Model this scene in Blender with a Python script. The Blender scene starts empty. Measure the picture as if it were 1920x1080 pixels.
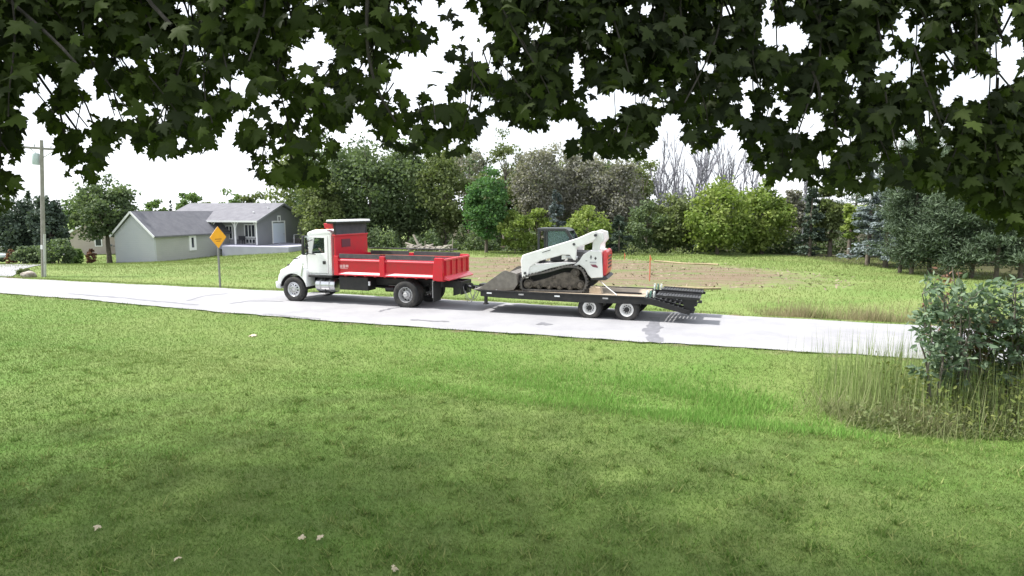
import bpy, bmesh, math, random
import numpy as np
from mathutils import Vector, Matrix, Quaternion

random.seed(7)
rng = np.random.default_rng(11)
scn = bpy.context.scene
COL = scn.collection

# ------------------------------------------------------------------ camera, sky, sun, exposure
CAM_H, PITCH, FPX = 3.6, math.radians(7.03), 1200.0
cam_data = bpy.data.cameras.new("camera")
cam_data.sensor_width = 36.0
cam_data.lens = FPX / 1920 * 36.0
cam_data.clip_start = 0.05
cam_data.clip_end = 3000
camera = bpy.data.objects.new("camera", cam_data)
camera.location = (0, 0, CAM_H)
camera.rotation_euler = (math.pi / 2 - PITCH, 0, 0)
COL.objects.link(camera)
scn.camera = camera

SUN_TO = Vector((-0.60, 0.10, 0.80)).normalized()
world = bpy.data.worlds.new("World")
scn.world = world
world.use_nodes = True
wn = world.node_tree
wn.nodes.clear()
w_out = wn.nodes.new("ShaderNodeOutputWorld")
w_bg = wn.nodes.new("ShaderNodeBackground")
w_sky = wn.nodes.new("ShaderNodeTexSky")
w_sky.sky_type = 'NISHITA'
w_sky.sun_disc = False
w_sky.sun_elevation = math.asin(SUN_TO.z)
w_sky.sun_rotation = math.atan2(SUN_TO.x, SUN_TO.y)
w_sky.air_density = 1.0
w_sky.dust_density = 3.0
w_tc = wn.nodes.new("ShaderNodeTexCoord")
w_map = wn.nodes.new("ShaderNodeMapping")
w_map.inputs['Scale'].default_value = (1.2, 1.2, 3.0)
w_noise = wn.nodes.new("ShaderNodeTexNoise")
w_noise.inputs['Scale'].default_value = 2.2
w_noise.inputs['Detail'].default_value = 6
w_ramp = wn.nodes.new("ShaderNodeValToRGB")
w_ramp.color_ramp.elements[0].position = 0.30
w_ramp.color_ramp.elements[0].color = (0.55, 0.55, 0.55, 1)
w_ramp.color_ramp.elements[1].position = 0.60
w_ramp.color_ramp.elements[1].color = (0.95, 0.95, 0.95, 1)
w_mix = wn.nodes.new("ShaderNodeMixRGB")
w_mix.inputs['Color2'].default_value = (8.6, 8.9, 9.4, 1)      # thin bright cloud
wn.links.new(w_tc.outputs['Generated'], w_map.inputs['Vector'])
wn.links.new(w_map.outputs['Vector'], w_noise.inputs['Vector'])
wn.links.new(w_noise.outputs['Fac'], w_ramp.inputs['Fac'])
wn.links.new(w_ramp.outputs['Color'], w_mix.inputs['Fac'])
wn.links.new(w_sky.outputs['Color'], w_mix.inputs['Color1'])
wn.links.new(w_mix.outputs['Color'], w_bg.inputs['Color'])
w_bg.inputs['Strength'].default_value = 0.09
wn.links.new(w_bg.outputs['Background'], w_out.inputs['Surface'])

sun_data = bpy.data.lights.new("sun", 'SUN')
sun_data.energy = 4.1
sun_data.angle = math.radians(3.0)
sun_data.color = (1.0, 0.965, 0.91)
sun = bpy.data.objects.new("sun", sun_data)
sun.rotation_euler = (-SUN_TO).to_track_quat('-Z', 'Y').to_euler()
sun.location = SUN_TO * 60
COL.objects.link(sun)

vs = scn.view_settings
vs.view_transform = 'Standard'
vs.look = 'None'
vs.exposure = 1.1
vs.gamma = 1.0
vs.use_curve_mapping = False
scn.cycles.max_bounces = 8
scn.cycles.transparent_max_bounces = 8
scn.cycles.use_denoising = True

# ------------------------------------------------------------------ helpers: rays, objects
def ray(px, py):
    a = (px - 960) / FPX
    b = -(py - 540) / FPX
    return Vector((a, math.cos(PITCH) + b * math.sin(PITCH), -math.sin(PITCH) + b * math.cos(PITCH)))

def at_y(px, py, Y):
    d = ray(px, py)
    t = Y / d.y
    return Vector((d.x * t, Y, CAM_H + d.z * t))

def new_obj(name, data, parent=None, loc=None, rotz=None):
    o = bpy.data.objects.new(name, data)
    COL.objects.link(o)
    if parent is not None:
        o.parent = parent
    if loc is not None:
        o.location = loc
    if rotz is not None:
        o.rotation_euler = (0, 0, rotz)
    return o

def tag(o, label, cat, group=None):
    o["label"] = label
    o["category"] = cat
    if group:
        o["group"] = group
    return o

def thing(name, label, cat, loc=(0, 0, 0), rotz=0, group=None):
    o = new_obj(name, None, None, loc, rotz)
    o.empty_display_size = 0.2
    return tag(o, label, cat, group)

def copy_tree(o, parent=None):
    c = o.copy()
    COL.objects.link(c)
    c.parent = parent
    for ch in o.children:
        copy_tree(ch, c)
    return c

# ------------------------------------------------------------------ materials
MATS = {}
def mat(name, col, rough=0.6, metal=0.0, var=0.0, vscale=3.0, col2=None, bump=0.0, bscale=40.0,
        spec=0.5, coat=0.0, transl=0.0, attr=None, detail=5, dirt=None, dirt_amt=0.0, dscale=2.0):
    """procedural principled material: base colour, optional noise towards col2, optional dirt blotches, bump"""
    if name in MATS:
        return MATS[name]
    m = bpy.data.materials.new(name)
    m.use_nodes = True
    nt = m.node_tree
    bs = nt.nodes["Principled BSDF"]
    out = nt.nodes["Material Output"]
    bs.inputs['Roughness'].default_value = rough
    bs.inputs['Metallic'].default_value = metal
    bs.inputs['Specular IOR Level'].default_value = spec
    if coat:
        bs.inputs['Coat Weight'].default_value = coat
        bs.inputs['Coat Roughness'].default_value = 0.08
    tc = nt.nodes.new("ShaderNodeTexCoord")
    c4 = (*col, 1)
    src = None
    if col2 is not None:
        mx = nt.nodes.new("ShaderNodeMixRGB")
        mx.inputs['Color1'].default_value = c4
        mx.inputs['Color2'].default_value = (*col2, 1)
        if attr:
            at = nt.nodes.new("ShaderNodeAttribute")
            at.attribute_name = attr
            nt.links.new(at.outputs['Fac'], mx.inputs['Fac'])
        else:
            nz = nt.nodes.new("ShaderNodeTexNoise")
            nz.inputs['Scale'].default_value = vscale
            nz.inputs['Detail'].default_value = detail
            rp = nt.nodes.new("ShaderNodeMapRange")
            rp.inputs['From Min'].default_value = 0.35
            rp.inputs['From Max'].default_value = 0.65
            nt.links.new(tc.outputs['Object'], nz.inputs['Vector'])
            nt.links.new(nz.outputs['Fac'], rp.inputs['Value'])
            nt.links.new(rp.outputs['Result'], mx.inputs['Fac'])
        src = mx.outputs['Color']
    if dirt is not None:
        nz = nt.nodes.new("ShaderNodeTexNoise")
        nz.inputs['Scale'].default_value = dscale
        nz.inputs['Detail'].default_value = 8
        nz.inputs['Roughness'].default_value = 0.7
        rp = nt.nodes.new("ShaderNodeMapRange")
        rp.inputs['From Min'].default_value = 0.45
        rp.inputs['From Max'].default_value = 0.75
        rp.inputs['To Max'].default_value = dirt_amt
        mx = nt.nodes.new("ShaderNodeMixRGB")
        mx.inputs['Color1'].default_value = c4
        mx.inputs['Color2'].default_value = (*dirt, 1)
        nt.links.new(tc.outputs['Object'], nz.inputs['Vector'])
        nt.links.new(nz.outputs['Fac'], rp.inputs['Value'])
        nt.links.new(rp.outputs['Result'], mx.inputs['Fac'])
        if src is not None:
            nt.links.new(src, mx.inputs['Color1'])
        src = mx.outputs['Color']
    if src is not None:
        nt.links.new(src, bs.inputs['Base Color'])
    else:
        bs.inputs['Base Color'].default_value = c4
    if bump:
        nz = nt.nodes.new("ShaderNodeTexNoise")
        nz.inputs['Scale'].default_value = bscale
        nz.inputs['Detail'].default_value = 6
        bp = nt.nodes.new("ShaderNodeBump")
        bp.inputs['Strength'].default_value = bump
        bp.inputs['Distance'].default_value = 0.02
        nt.links.new(tc.outputs['Object'], nz.inputs['Vector'])
        nt.links.new(nz.outputs['Fac'], bp.inputs['Height'])
        nt.links.new(bp.outputs['Normal'], bs.inputs['Normal'])
    if transl:
        tr = nt.nodes.new("ShaderNodeBsdfTranslucent")
        if src is not None:
            g = nt.nodes.new("ShaderNodeMixRGB")
            g.blend_type = 'MULTIPLY'
            g.inputs['Fac'].default_value = 1
            g.inputs['Color2'].default_value = (1.25, 1.35, 0.75, 1)
            nt.links.new(src, g.inputs['Color1'])
            nt.links.new(g.outputs['Color'], tr.inputs['Color'])
        else:
            tr.inputs['Color'].default_value = c4
        ms = nt.nodes.new("ShaderNodeMixShader")
        ms.inputs['Fac'].default_value = transl
        nt.links.new(bs.outputs['BSDF'], ms.inputs[1])
        nt.links.new(tr.outputs['BSDF'], ms.inputs[2])
        nt.links.new(ms.outputs['Shader'], out.inputs['Surface'])
    MATS[name] = m
    return m

def glass_mat(name, col, rough=0.05, alpha=0.35):
    if name in MATS:
        return MATS[name]
    m = bpy.data.materials.new(name)
    m.use_nodes = True
    nt = m.node_tree
    out = nt.nodes["Material Output"]
    bs = nt.nodes["Principled BSDF"]
    bs.inputs['Base Color'].default_value = (*col, 1)
    bs.inputs['Roughness'].default_value = rough
    bs.inputs['Specular IOR Level'].default_value = 0.8
    tr = nt.nodes.new("ShaderNodeBsdfTransparent")
    tr.inputs['Color'].default_value = (0.78, 0.83, 0.83, 1)
    ms = nt.nodes.new("ShaderNodeMixShader")
    ms.inputs['Fac'].default_value = alpha
    nt.links.new(tr.outputs['BSDF'], ms.inputs[1])
    nt.links.new(bs.outputs['BSDF'], ms.inputs[2])
    nt.links.new(ms.outputs['Shader'], out.inputs['Surface'])
    MATS[name] = m
    return m

# ------------------------------------------------------------------ mesh builder
class MB:
    def __init__(self):
        self.v, self.f, self.m = [], [], []
    def _add(self, vs_, fs_, mi=0):
        n = len(self.v)
        self.v += [tuple(p) for p in vs_]
        self.f += [tuple(i + n for i in f) for f in fs_]
        self.m += [mi] * len(fs_)
        return self
    def box(self, x0, x1, y0, y1, z0, z1, mi=0):
        x0, x1 = sorted((x0, x1)); y0, y1 = sorted((y0, y1)); z0, z1 = sorted((z0, z1))
        return self._add([(x0,y0,z0),(x1,y0,z0),(x1,y1,z0),(x0,y1,z0),(x0,y0,z1),(x1,y0,z1),(x1,y1,z1),(x0,y1,z1)],
                         [(0,3,2,1),(4,5,6,7),(0,1,5,4),(1,2,6,5),(2,3,7,6),(3,0,4,7)], mi)
    def bar(self, p0, p1, w, h, mi=0, up=(0, 0, 1)):
        p0, p1 = Vector(p0), Vector(p1)
        d = (p1 - p0).normalized()
        u = Vector(up)
        s = d.cross(u)
        if s.length < 1e-4:
            s = d.cross(Vector((1, 0, 0)))
        s.normalize()
        u = s.cross(d)
        vv = []
        for p in (p0, p1):
            for a, b in ((-1, -1), (1, -1), (1, 1), (-1, 1)):
                vv.append(p + s * a * w / 2 + u * b * h / 2)
        return self._add(vv, [(0,3,2,1),(4,5,6,7),(0,1,5,4),(1,2,6,5),(2,3,7,6),(3,0,4,7)][:], mi)
    def prism(self, poly, y0, y1, mi=0, plane='xz', taper=None):
        n = len(poly)
        vv = []
        for k, y in enumerate((y0, y1)):
            for (a, b) in poly:
                if taper and k == 1:
                    cx, cz, s = taper
                    a, b = cx + (a - cx) * s, cz + (b - cz) * s
                vv.append({'xz': (a, y, b), 'yz': (y, a, b), 'xy': (a, b, y)}[plane])
        ff = [tuple(range(n)), tuple(range(2 * n - 1, n - 1, -1))]
        for i in range(n):
            j = (i + 1) % n
            ff.append((j, i, n + i, n + j))
        return self._add(vv, ff, mi)
    def frame(self, outer, inner, y0, y1, mi=0):
        """panel in the xz plane with an opening; outer and inner have equal counts"""
        n = len(outer)
        vv = [(a, y, b) for y in (y0, y1) for ring in (outer, inner) for (a, b) in ring]
        ff = []
        for i in range(n):
            j = (i + 1) % n
            ff.append((i, j, n + j, n + i))
            ff.append((2*n + j, 2*n + i, 3*n + i, 3*n + j))
            ff.append((j, i, 2*n + i, 2*n + j))
            ff.append((n + i, n + j, 3*n + j, 3*n + i))
        return self._add(vv, ff, mi)
    def tube(self, pts, rad, n=8, mi=0, cap=True):
        pts = [Vector(p) for p in pts]
        if not hasattr(rad, '__len__'):
            rad = [rad] * len(pts)
        base = len(self.v)
        prev = None
        for i, p in enumerate(pts):
            d = (pts[min(i + 1, len(pts) - 1)] - pts[max(i - 1, 0)])
            if d.length < 1e-9:
                d = Vector((0, 0, 1))
            d.normalize()
            if prev is None:
                s = d.cross(Vector((0, 0, 1)) if abs(d.z) < 0.9 else Vector((1, 0, 0))).normalized()
            else:
                s = (prev - d * prev.dot(d)).normalized()
            prev = s
            u = d.cross(s)
            for k in range(n):
                a = 2 * math.pi * k / n
                self.v.append(tuple(p + (s * math.cos(a) + u * math.sin(a)) * rad[i]))
        for i in range(len(pts) - 1):
            for k in range(n):
                k2 = (k + 1) % n
                self.f.append((base + i*n + k, base + i*n + k2, base + (i+1)*n + k2, base + (i+1)*n + k))
                self.m.append(mi)
        if cap:
            self.f.append(tuple(base + k for k in range(n - 1, -1, -1))); self.m.append(mi)
            e = base + (len(pts) - 1) * n
            self.f.append(tuple(e + k for k in range(n))); self.m.append(mi)
        return self
    def lathe(self, prof, c=(0, 0, 0), n=28, mi=0, flip=1, hole=None):
        """profile of (radius, y) revolved about the Y axis through c; flip=-1 mirrors y.
        hole=(ring index, material): every other pair of faces in that ring takes that material and is pushed in"""
        base = len(self.v)
        for (r, y) in prof:
            for k in range(n):
                a = 2 * math.pi * k / n
                self.v.append((c[0] + r * math.cos(a), c[1] + flip * y, c[2] + r * math.sin(a)))
        for i in range(len(prof) - 1):
            for k in range(n):
                k2 = (k + 1) % n
                q = (base + i*n + k, base + i*n + k2, base + (i+1)*n + k2, base + (i+1)*n + k)
                self.f.append(q if flip > 0 else q[::-1])
                self.m.append(hole[1] if hole and i == hole[0] and (k // 2) % 2 == 0 else mi)
        return self
    def build(self, name, material, parent=None, bevel=0.0, smooth=None, seg=2, loc=None):
        me = bpy.data.meshes.new(name)
        me.from_pydata(self.v, [], self.f)
        mats = material if isinstance(material, (list, tuple)) else [material]
        for m_ in mats:
            me.materials.append(m_)
        if len(mats) > 1:
            me.polygons.foreach_set('material_index', self.m)
        bm = bmesh.new()
        bm.from_mesh(me)
        bmesh.ops.recalc_face_normals(bm, faces=bm.faces)
        if bevel:
            ed = [e for e in bm.edges if len(e.link_faces) == 2 and e.calc_face_angle(0) > 0.5]
            bmesh.ops.bevel(bm, geom=ed, offset=bevel, segments=seg, affect='EDGES', profile=0.5, clamp_overlap=True)
        bm.to_mesh(me)
        bm.free()
        if smooth is not None:
            me.polygons.foreach_set('use_smooth', [True] * len(me.polygons))
            me.set_sharp_from_angle(angle=math.radians(smooth))
        me.update()
        return new_obj(name, me, parent, loc)

def fast_mesh(name, verts, faces, material, vcol=None, smooth=False):
    """numpy mesh: faces (n,k); vcol = per-face random value stored as float attribute 'v'"""
    me = bpy.data.meshes.new(name)
    nv, nf, k = len(verts), len(faces), faces.shape[1]
    me.vertices.add(nv)
    me.vertices.foreach_set('co', np.ascontiguousarray(verts, dtype=np.float32).ravel())
    me.loops.add(nf * k)
    me.loops.foreach_set('vertex_index', np.ascontiguousarray(faces, dtype=np.int32).ravel())
    me.polygons.add(nf)
    me.polygons.foreach_set('loop_start', np.arange(0, nf * k, k, dtype=np.int32))
    if smooth:
        me.polygons.foreach_set('use_smooth', np.ones(nf, dtype=bool))
    if vcol is not None:
        at = me.attributes.new('v', 'FLOAT', 'FACE')
        at.data.foreach_set('value', np.ascontiguousarray(vcol, dtype=np.float32))
    me.materials.append(material)
    me.update(calc_edges=True)
    me.validate()
    return me

def unit(a):
    return a / np.maximum(np.linalg.norm(a, axis=-1, keepdims=True), 1e-9)

def leaf_quads(pos, size, up_bias=0.6, aspect=0.62, tip=None):
    """diamond leaves at pos (n,3): returns verts, faces"""
    n = len(pos)
    nrm = unit(rng.normal(size=(n, 3)) + np.array([0, 0, up_bias]))
    a = rng.normal(size=(n, 3)) if tip is None else tip + rng.normal(size=(n, 3)) * 0.35
    a = unit(a - nrm * np.sum(a * nrm, axis=1, keepdims=True))
    b = np.cross(nrm, a)
    s = np.asarray(size).reshape(-1, 1) * np.ones((n, 1))
    v = np.stack([pos - a * s * 0.5, pos + b * s * aspect * 0.5 - a * s * 0.08, pos + a * s * 0.5, pos - b * s * aspect * 0.5 - a * s * 0.08], axis=1).reshape(-1, 3)
    f = np.arange(n * 4).reshape(n, 4)
    return v, f
# ------------------------------------------------------------------ terrain
NX = np.array([-150., -22.04, -17.49, -12.35, -5.48, 0., 3.77, 8.12, 14., 60.])
NY = np.array([72.5, 27.32, 25.55, 23.17, 20.25, 18.38, 17.10, 15.75, 13.7, -2.4])
FX = np.array([-150., -27.0, -19.84, -10.43, -1.91, 6.6, 12.61, 60.])
FY = np.array([78.5, 33.56, 31.11, 28.1, 25.1, 21.85, 19.62, 3.0])
def road_near(x): return np.interp(x, NX, NY)
def road_far(x): return np.interp(x, FX, FY)
def sstep(x, a, b):
    t = np.clip((x - a) / (b - a), 0, 1)
    return t * t * (3 - 2 * t)

def terrain(x, y):
    x = np.asarray(x, dtype=float); y = np.asarray(y, dtype=float)
    dn = (road_near(x) - y) * 0.944
    df = (y - road_far(x)) * 0.944
    wob = 0.03 * np.sin(x * 0.7 + 1.3) * np.sin(y * 0.55) + 0.05 * np.sin(x * 0.21 + y * 0.17)
    ditch = -(0.22 + 0.22 * sstep(x, -8, 6)) * sstep(dn, 0.3, 3.0) * (1 - sstep(dn, 4.4, 7.2))
    zn = ditch + 0.015 * np.maximum(dn - 7, 0) + wob * sstep(dn, 0.5, 3)
    zf = (-0.16 * sstep(df, 0.3, 1.6) * (1 - sstep(df, 1.8, 4.0)) - 0.012 * np.clip(df, 0, 70)
          - 0.065 * np.clip(-x - 18, 0, 22) * sstep(df, 2, 22) + wob * sstep(df, 0.5, 4))
    inside = (dn < 0) & (df < 0)
    return np.where(inside, -0.05, np.where(dn >= 0, zn, zf))

def tz(x, y): return float(terrain(x, y))

def ground_at(px, py):
    d = ray(px, py)
    t0 = 3.0
    prev = t0
    t = t0
    while t < 400:
        z = CAM_H + d.z * t
        if z <= max(tz(d.x * t, d.y * t), -3):
            lo, hi = prev, t
            for _ in range(24):
                mid = (lo + hi) / 2
                if CAM_H + d.z * mid <= tz(d.x * mid, d.y * mid): hi = mid
                else: lo = mid
            t = hi
            return Vector((d.x * t, d.y * t, CAM_H + d.z * t))
        prev = t
        t += 0.4
    return Vector((d.x * t, d.y * t, 0))

def on_ground(x, y, dz=0.0):
    return Vector((x, y, tz(x, y) + dz))

# ground material: turf, worn soil by mask, shade-darkened forest floor by mask
def ground_material():
    m = bpy.data.materials.new("turf_and_soil")
    m.use_nodes = True
    nt = m.node_tree
    bs = nt.nodes["Principled BSDF"]
    bs.inputs['Roughness'].default_value = 0.9
    bs.inputs['Specular IOR Level'].default_value = 0.15
    tc = nt.nodes.new("ShaderNodeTexCoord")
    def noise(scale, detail, lo, hi, sx=1.0, sy=1.0):
        mp = nt.nodes.new("ShaderNodeMapping")
        mp.inputs['Scale'].default_value = (sx, sy, 1)
        nz = nt.nodes.new("ShaderNodeTexNoise")
        nz.inputs['Scale'].default_value = scale
        nz.inputs['Detail'].default_value = detail
        nz.inputs['Roughness'].default_value = 0.62
        mr = nt.nodes.new("ShaderNodeMapRange")
        mr.inputs['From Min'].default_value = lo
        mr.inputs['From Max'].default_value = hi
        nt.links.new(tc.outputs['Object'], mp.inputs['Vector'])
        nt.links.new(mp.outputs['Vector'], nz.inputs['Vector'])
        nt.links.new(nz.outputs['Fac'], mr.inputs['Value'])
        return mr.outputs['Result'], nz.outputs['Fac']
    def mix(fac, a, b):
        mx = nt.nodes.new("ShaderNodeMixRGB")
        for sock, val in ((mx.inputs['Color1'], a), (mx.inputs['Color2'], b)):
            if isinstance(val, tuple): sock.default_value = (*val, 1)
            else: nt.links.new(val, sock)
        if isinstance(fac, float): mx.inputs['Fac'].default_value = fac
        else: nt.links.new(fac, mx.inputs['Fac'])
        return mx.outputs['Color']
    def math_(op, a, b):
        n_ = nt.nodes.new("ShaderNodeMath"); n_.operation = op; n_.use_clamp = True
        for s_, val in ((n_.inputs[0], a), (n_.inputs[1], b)):
            if isinstance(val, (int, float)): s_.default_value = val
            else: nt.links.new(val, s_)
        return n_.outputs[0]
    big, _ = noise(0.16, 4, 0.38, 0.62)
    med, _ = noise(0.9, 6, 0.35, 0.68, 1.0, 1.6)
    fine, finef = noise(9.0, 8, 0.3, 0.7)
    grass = mix(big, (0.096, 0.186, 0.034), (0.152, 0.204, 0.058))
    grass = mix(math_('MULTIPLY', med, 0.55), grass, (0.175, 0.215, 0.078))
    grass = mix(math_('MULTIPLY', fine, 0.45), grass, (0.072, 0.125, 0.025))
    field, _ = noise(0.35, 5, 0.35, 0.65, 0.6, 1.5)
    far_grass = mix(field, (0.118, 0.186, 0.046), (0.168, 0.208, 0.070))
    a_field = nt.nodes.new("ShaderNodeAttribute"); a_field.attribute_name = 'field'
    grass = mix(a_field.outputs['Fac'], grass, far_grass)
    soil_n, _ = noise(1.1, 8, 0.38, 0.62, 0.5, 1.6)
    soil_f, _ = noise(6.0, 8, 0.3, 0.7)
    soil = mix(soil_n, (0.150, 0.110, 0.072), (0.215, 0.168, 0.118))
    soil = mix(math_('MULTIPLY', soil_f, 0.5), soil, (0.105, 0.080, 0.055))
    weed, _ = noise(0.55, 7, 0.50, 0.60, 0.4, 1.3)
    soil = mix(math_('MULTIPLY', weed, 0.85), soil, (0.12, 0.155, 0.058))
    a_soil = nt.nodes.new("ShaderNodeAttribute"); a_soil.attribute_name = 'soil'
    br, _ = noise(1.6, 7, 0.30, 0.70)
    sm = math_('MULTIPLY', math_('SUBTRACT', math_('ADD', a_soil.outputs['Fac'], math_('MULTIPLY', br, 0.5)), 0.45), 2.5)
    c = mix(sm, grass, soil)
    a_wood = nt.nodes.new("ShaderNodeAttribute"); a_wood.attribute_name = 'wood'
    shaded_litter = mix(soil_f, (0.034, 0.030, 0.018), (0.058, 0.052, 0.028))  # leaf litter darkened to carry the shade under the trees
    c = mix(a_wood.outputs['Fac'], c, shaded_litter)
    nt.links.new(c, bs.inputs['Base Color'])
    bp = nt.nodes.new("ShaderNodeBump")
    bp.inputs['Strength'].default_value = 0.55
    bp.inputs['Distance'].default_value = 0.05
    nt.links.new(finef, bp.inputs['Height'])
    nt.links.new(bp.outputs['Normal'], bs.inputs['Normal'])
    return m

def spaced(lo, hi, fine_lo, fine_hi, step, grow=1.25):
    c = list(np.arange(fine_lo, fine_hi + 1e-6, step))
    s, v = step, c[-1]
    while v < hi:
        s *= grow; v = min(v + s, hi); c.append(v)
    s, v = step, c[0]
    while v > lo:
        s *= grow; v = max(v - s, lo); c.insert(0, v)
    return np.array(c)

gx = spaced(-1500, 1500, -42, 42, 0.5)
gy = spaced(-300, 2500, -6, 84, 0.4)
GX, GY = np.meshgrid(gx, gy)
GZ = terrain(GX, GY)
gv = np.stack([GX, GY, GZ], axis=-1).reshape(-1, 3)
nxg, nyg = len(gx), len(gy)
ii = (np.arange(nyg - 1)[:, None] * nxg + np.arange(nxg - 1)[None, :]).ravel()
gf = np.stack([ii, ii + 1, ii + 1 + nxg, ii + nxg], axis=1)
me = fast_mesh("ground", gv, gf, ground_material(), smooth=True)
ground = new_obj("ground", me)
ground["kind"] = "structure"
DFAR = (GY - road_far(GX)) * 0.944
DNEAR = (road_near(GX) - GY) * 0.944
# worn building plot beyond the road (an ellipse in plan), a bare patch by the shoulder, bare rims along the pavement
e1 = 1.12 - np.sqrt(((GX - 5.0 + 0.16 * (GY - 36)) / 14.0) ** 2 + ((GY - 41.5 + 0.12 * GX) / 12.5) ** 2)
e2 = 0.9 - np.sqrt(((GX - 10.6) / 3.0) ** 2 + ((GY - 21.6 + 0.35 * (GX - 10.6)) / 0.9) ** 2)
rim = np.maximum(0.62 - np.abs(DFAR - 0.1) / 0.45, 0.62 - np.abs(DNEAR - 0.1) / 0.4)
e3 = 0.75 - np.sqrt(((GX + 26.3) / 1.9) ** 2 + ((GY - 34.0) / 1.2) ** 2)
e4 = 0.45 - np.sqrt(((GX - 7.2) / 2.8) ** 2 + ((GY - 12.2) / 1.3) ** 2)
soil = np.clip(np.maximum.reduce([e1 * 1.6, e2 * 1.5, rim, e3 * 1.6, e4]), 0, 1)
soil = np.where((DNEAR > -0.5) | (DFAR > -0.5), soil, 0.4)
# wood floor beyond the tree edge: leaf litter with the trees' shade painted in
edge = np.interp(GX, [-60, -24, -14, 0, 26, 200], [400, 400, 62, 61, 58, 58])
wood = sstep(GY - edge, 0.0, 5.0)
xe = np.interp(GY, [30, 36, 40, 46, 55, 70], [31, 27.2, 24.6, 23.6, 23.2, 22])
wood = np.maximum(wood, sstep(GX - xe, 0.0, 1.6) * (GY > 28) * 0.9)
field = sstep(DFAR, 0.0, 2.0)
for nm, arr in (('soil', soil), ('wood', wood), ('field', field)):
    at = me.attributes.new(nm, 'FLOAT', 'POINT')
    at.data.foreach_set('value', np.ascontiguousarray(arr, dtype=np.float32).ravel())

# ------------------------------------------------------------------ road
M_ROAD = mat("pale_worn_asphalt", (0.262, 0.262, 0.276), 0.85, col2=(0.300, 0.300, 0.312), vscale=0.5, bump=0.25, bscale=60,
             dirt=(0.205, 0.205, 0.222), dirt_amt=0.75, dscale=0.7, spec=0.3)
M_TAR = mat("crack_sealing_tar", (0.135, 0.135, 0.15), 0.55, col2=(0.18, 0.18, 0.2), vscale=8)
rx = np.concatenate([np.arange(-150, -40, 5.0), np.arange(-40, 20, 0.25), np.arange(20, 61, 2.0)])
jn = 0.07 * np.sin(rx * 2.3) * np.sin(rx * 0.9 + 1) + rng.normal(size=len(rx)) * 0.03
jf = 0.06 * np.sin(rx * 1.9 + 2) + rng.normal(size=len(rx)) * 0.03
tt = np.linspace(0, 1, 9)
RV = []
for i, x in enumerate(rx):
    a, b = road_near(x) + jn[i], road_far(x) + jf[i]
    for t in tt:
        crown = 0.06 * (1 - (2 * t - 1) ** 2)
        RV.append((x, a + (b - a) * t, 0.012 + crown))
RV = np.array(RV)
k = len(tt)
ii = (np.arange(len(rx) - 1)[:, None] * k + np.arange(k - 1)[None, :]).ravel()
RF = np.stack([ii, ii + k, ii + k + 1, ii + 1], axis=1)
road = new_obj("road", fast_mesh("road", RV, RF, M_ROAD, smooth=True))
road["kind"] = "structure"
def road_z(x, y):
    a, b = float(road_near(x)), float(road_far(x))
    t = min(max((y - a) / (b - a), 0), 1)
    return 0.012 + 0.06 * (1 - (2 * t - 1) ** 2)
def tar_line(pts_px, w):
    P = [ground_hit_flat(*p) for p in pts_px]
    Q = []
    for i in range(len(P) - 1):
        for s in np.linspace(0, 1, 7)[:-1]:
            q = P[i].lerp(P[i + 1], s)
            Q.append(q + Vector((random.uniform(-.05, .05), random.uniform(-.06, .06), 0)))
    Q.append(P[-1])
    vv, ff = [], []
    for i, q in enumerate(Q):
        d = (Q[min(i + 1, len(Q) - 1)] - Q[max(i - 1, 0)]); d.z = 0; d.normalize()
        s = Vector((-d.y, d.x, 0)) * w * random.uniform(0.35, 0.75)
        for r in (q - s, q + s):
            vv.append((r.x, r.y, road_z(r.x, r.y) + 0.005))
    for i in range(len(Q) - 1):
        ff.append((2*i, 2*i + 1, 2*i + 3, 2*i + 2))
    m_ = MB(); m_._add(vv, ff)
    return m_.build("tar_seal", M_TAR, road)
def ground_hit_flat(px, py, z=0.03):
    d = ray(px, py); t = (z - CAM_H) / d.z
    return Vector((d.x * t, d.y * t, z))
tar_line([(130, 551), (205, 557), (300, 566), (372, 572)], 0.16)
tar_line([(352, 565), (385, 556), (425, 552)], 0.10)
tar_line([(430, 571), (470, 566), (530, 567)], 0.12)
tar_line([(1229, 596), (1227, 614), (1220, 624), (1226, 634), (1228, 641)], 0.34)
tar_line([(708, 587), (735, 580), (760, 578)], 0.10)
tar_line([(770, 600), (800, 602), (842, 604)], 0.12)
tar_line([(1010, 608), (1030, 611)], 0.30)
tar_line([(495, 588), (540, 592), (600, 597)], 0.08)

# sheets: neighbour's drive at the left and the pale concrete apron before the house
M_CONC = mat("apron_concrete", (0.36, 0.36, 0.44), 0.85, col2=(0.31, 0.31, 0.38), vscale=0.7, bump=0.1)
M_DRIVE = mat("driveway_asphalt", (0.24, 0.24, 0.26), 0.9, col2=(0.30, 0.30, 0.32), vscale=0.8, bump=0.2)
def sheet(name, px_rows, material, dz=0.03, nsub=14):
    """px_rows: list of (left px, right px) point pairs from near to far; draped on the ground"""
    vv, ff = [], []
    rows = []
    for (a, b) in px_rows:
        A, B = ground_at(*a), ground_at(*b)
        rows.append([A.lerp(B, s) for s in np.linspace(0, 1, nsub)])
    dense = []
    for r0, r1 in zip(rows[:-1], rows[1:]):
        for s in np.linspace(0, 1, 6)[:-1]:
            dense.append([p.lerp(q, s) for p, q in zip(r0, r1)])
    dense.append(rows[-1])
    for r in dense:
        for p in r:
            vv.append((p.x, p.y, tz(p.x, p.y) + dz))
    for i in range(len(dense) - 1):
        for j in range(nsub - 1):
            ff.append((i*nsub + j, i*nsub + j + 1, (i+1)*nsub + j + 1, (i+1)*nsub + j))
    m_ = MB(); m_._add(vv, ff)
    o = m_.build(name, material)
    o["kind"] = "structure"
    return o
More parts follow.
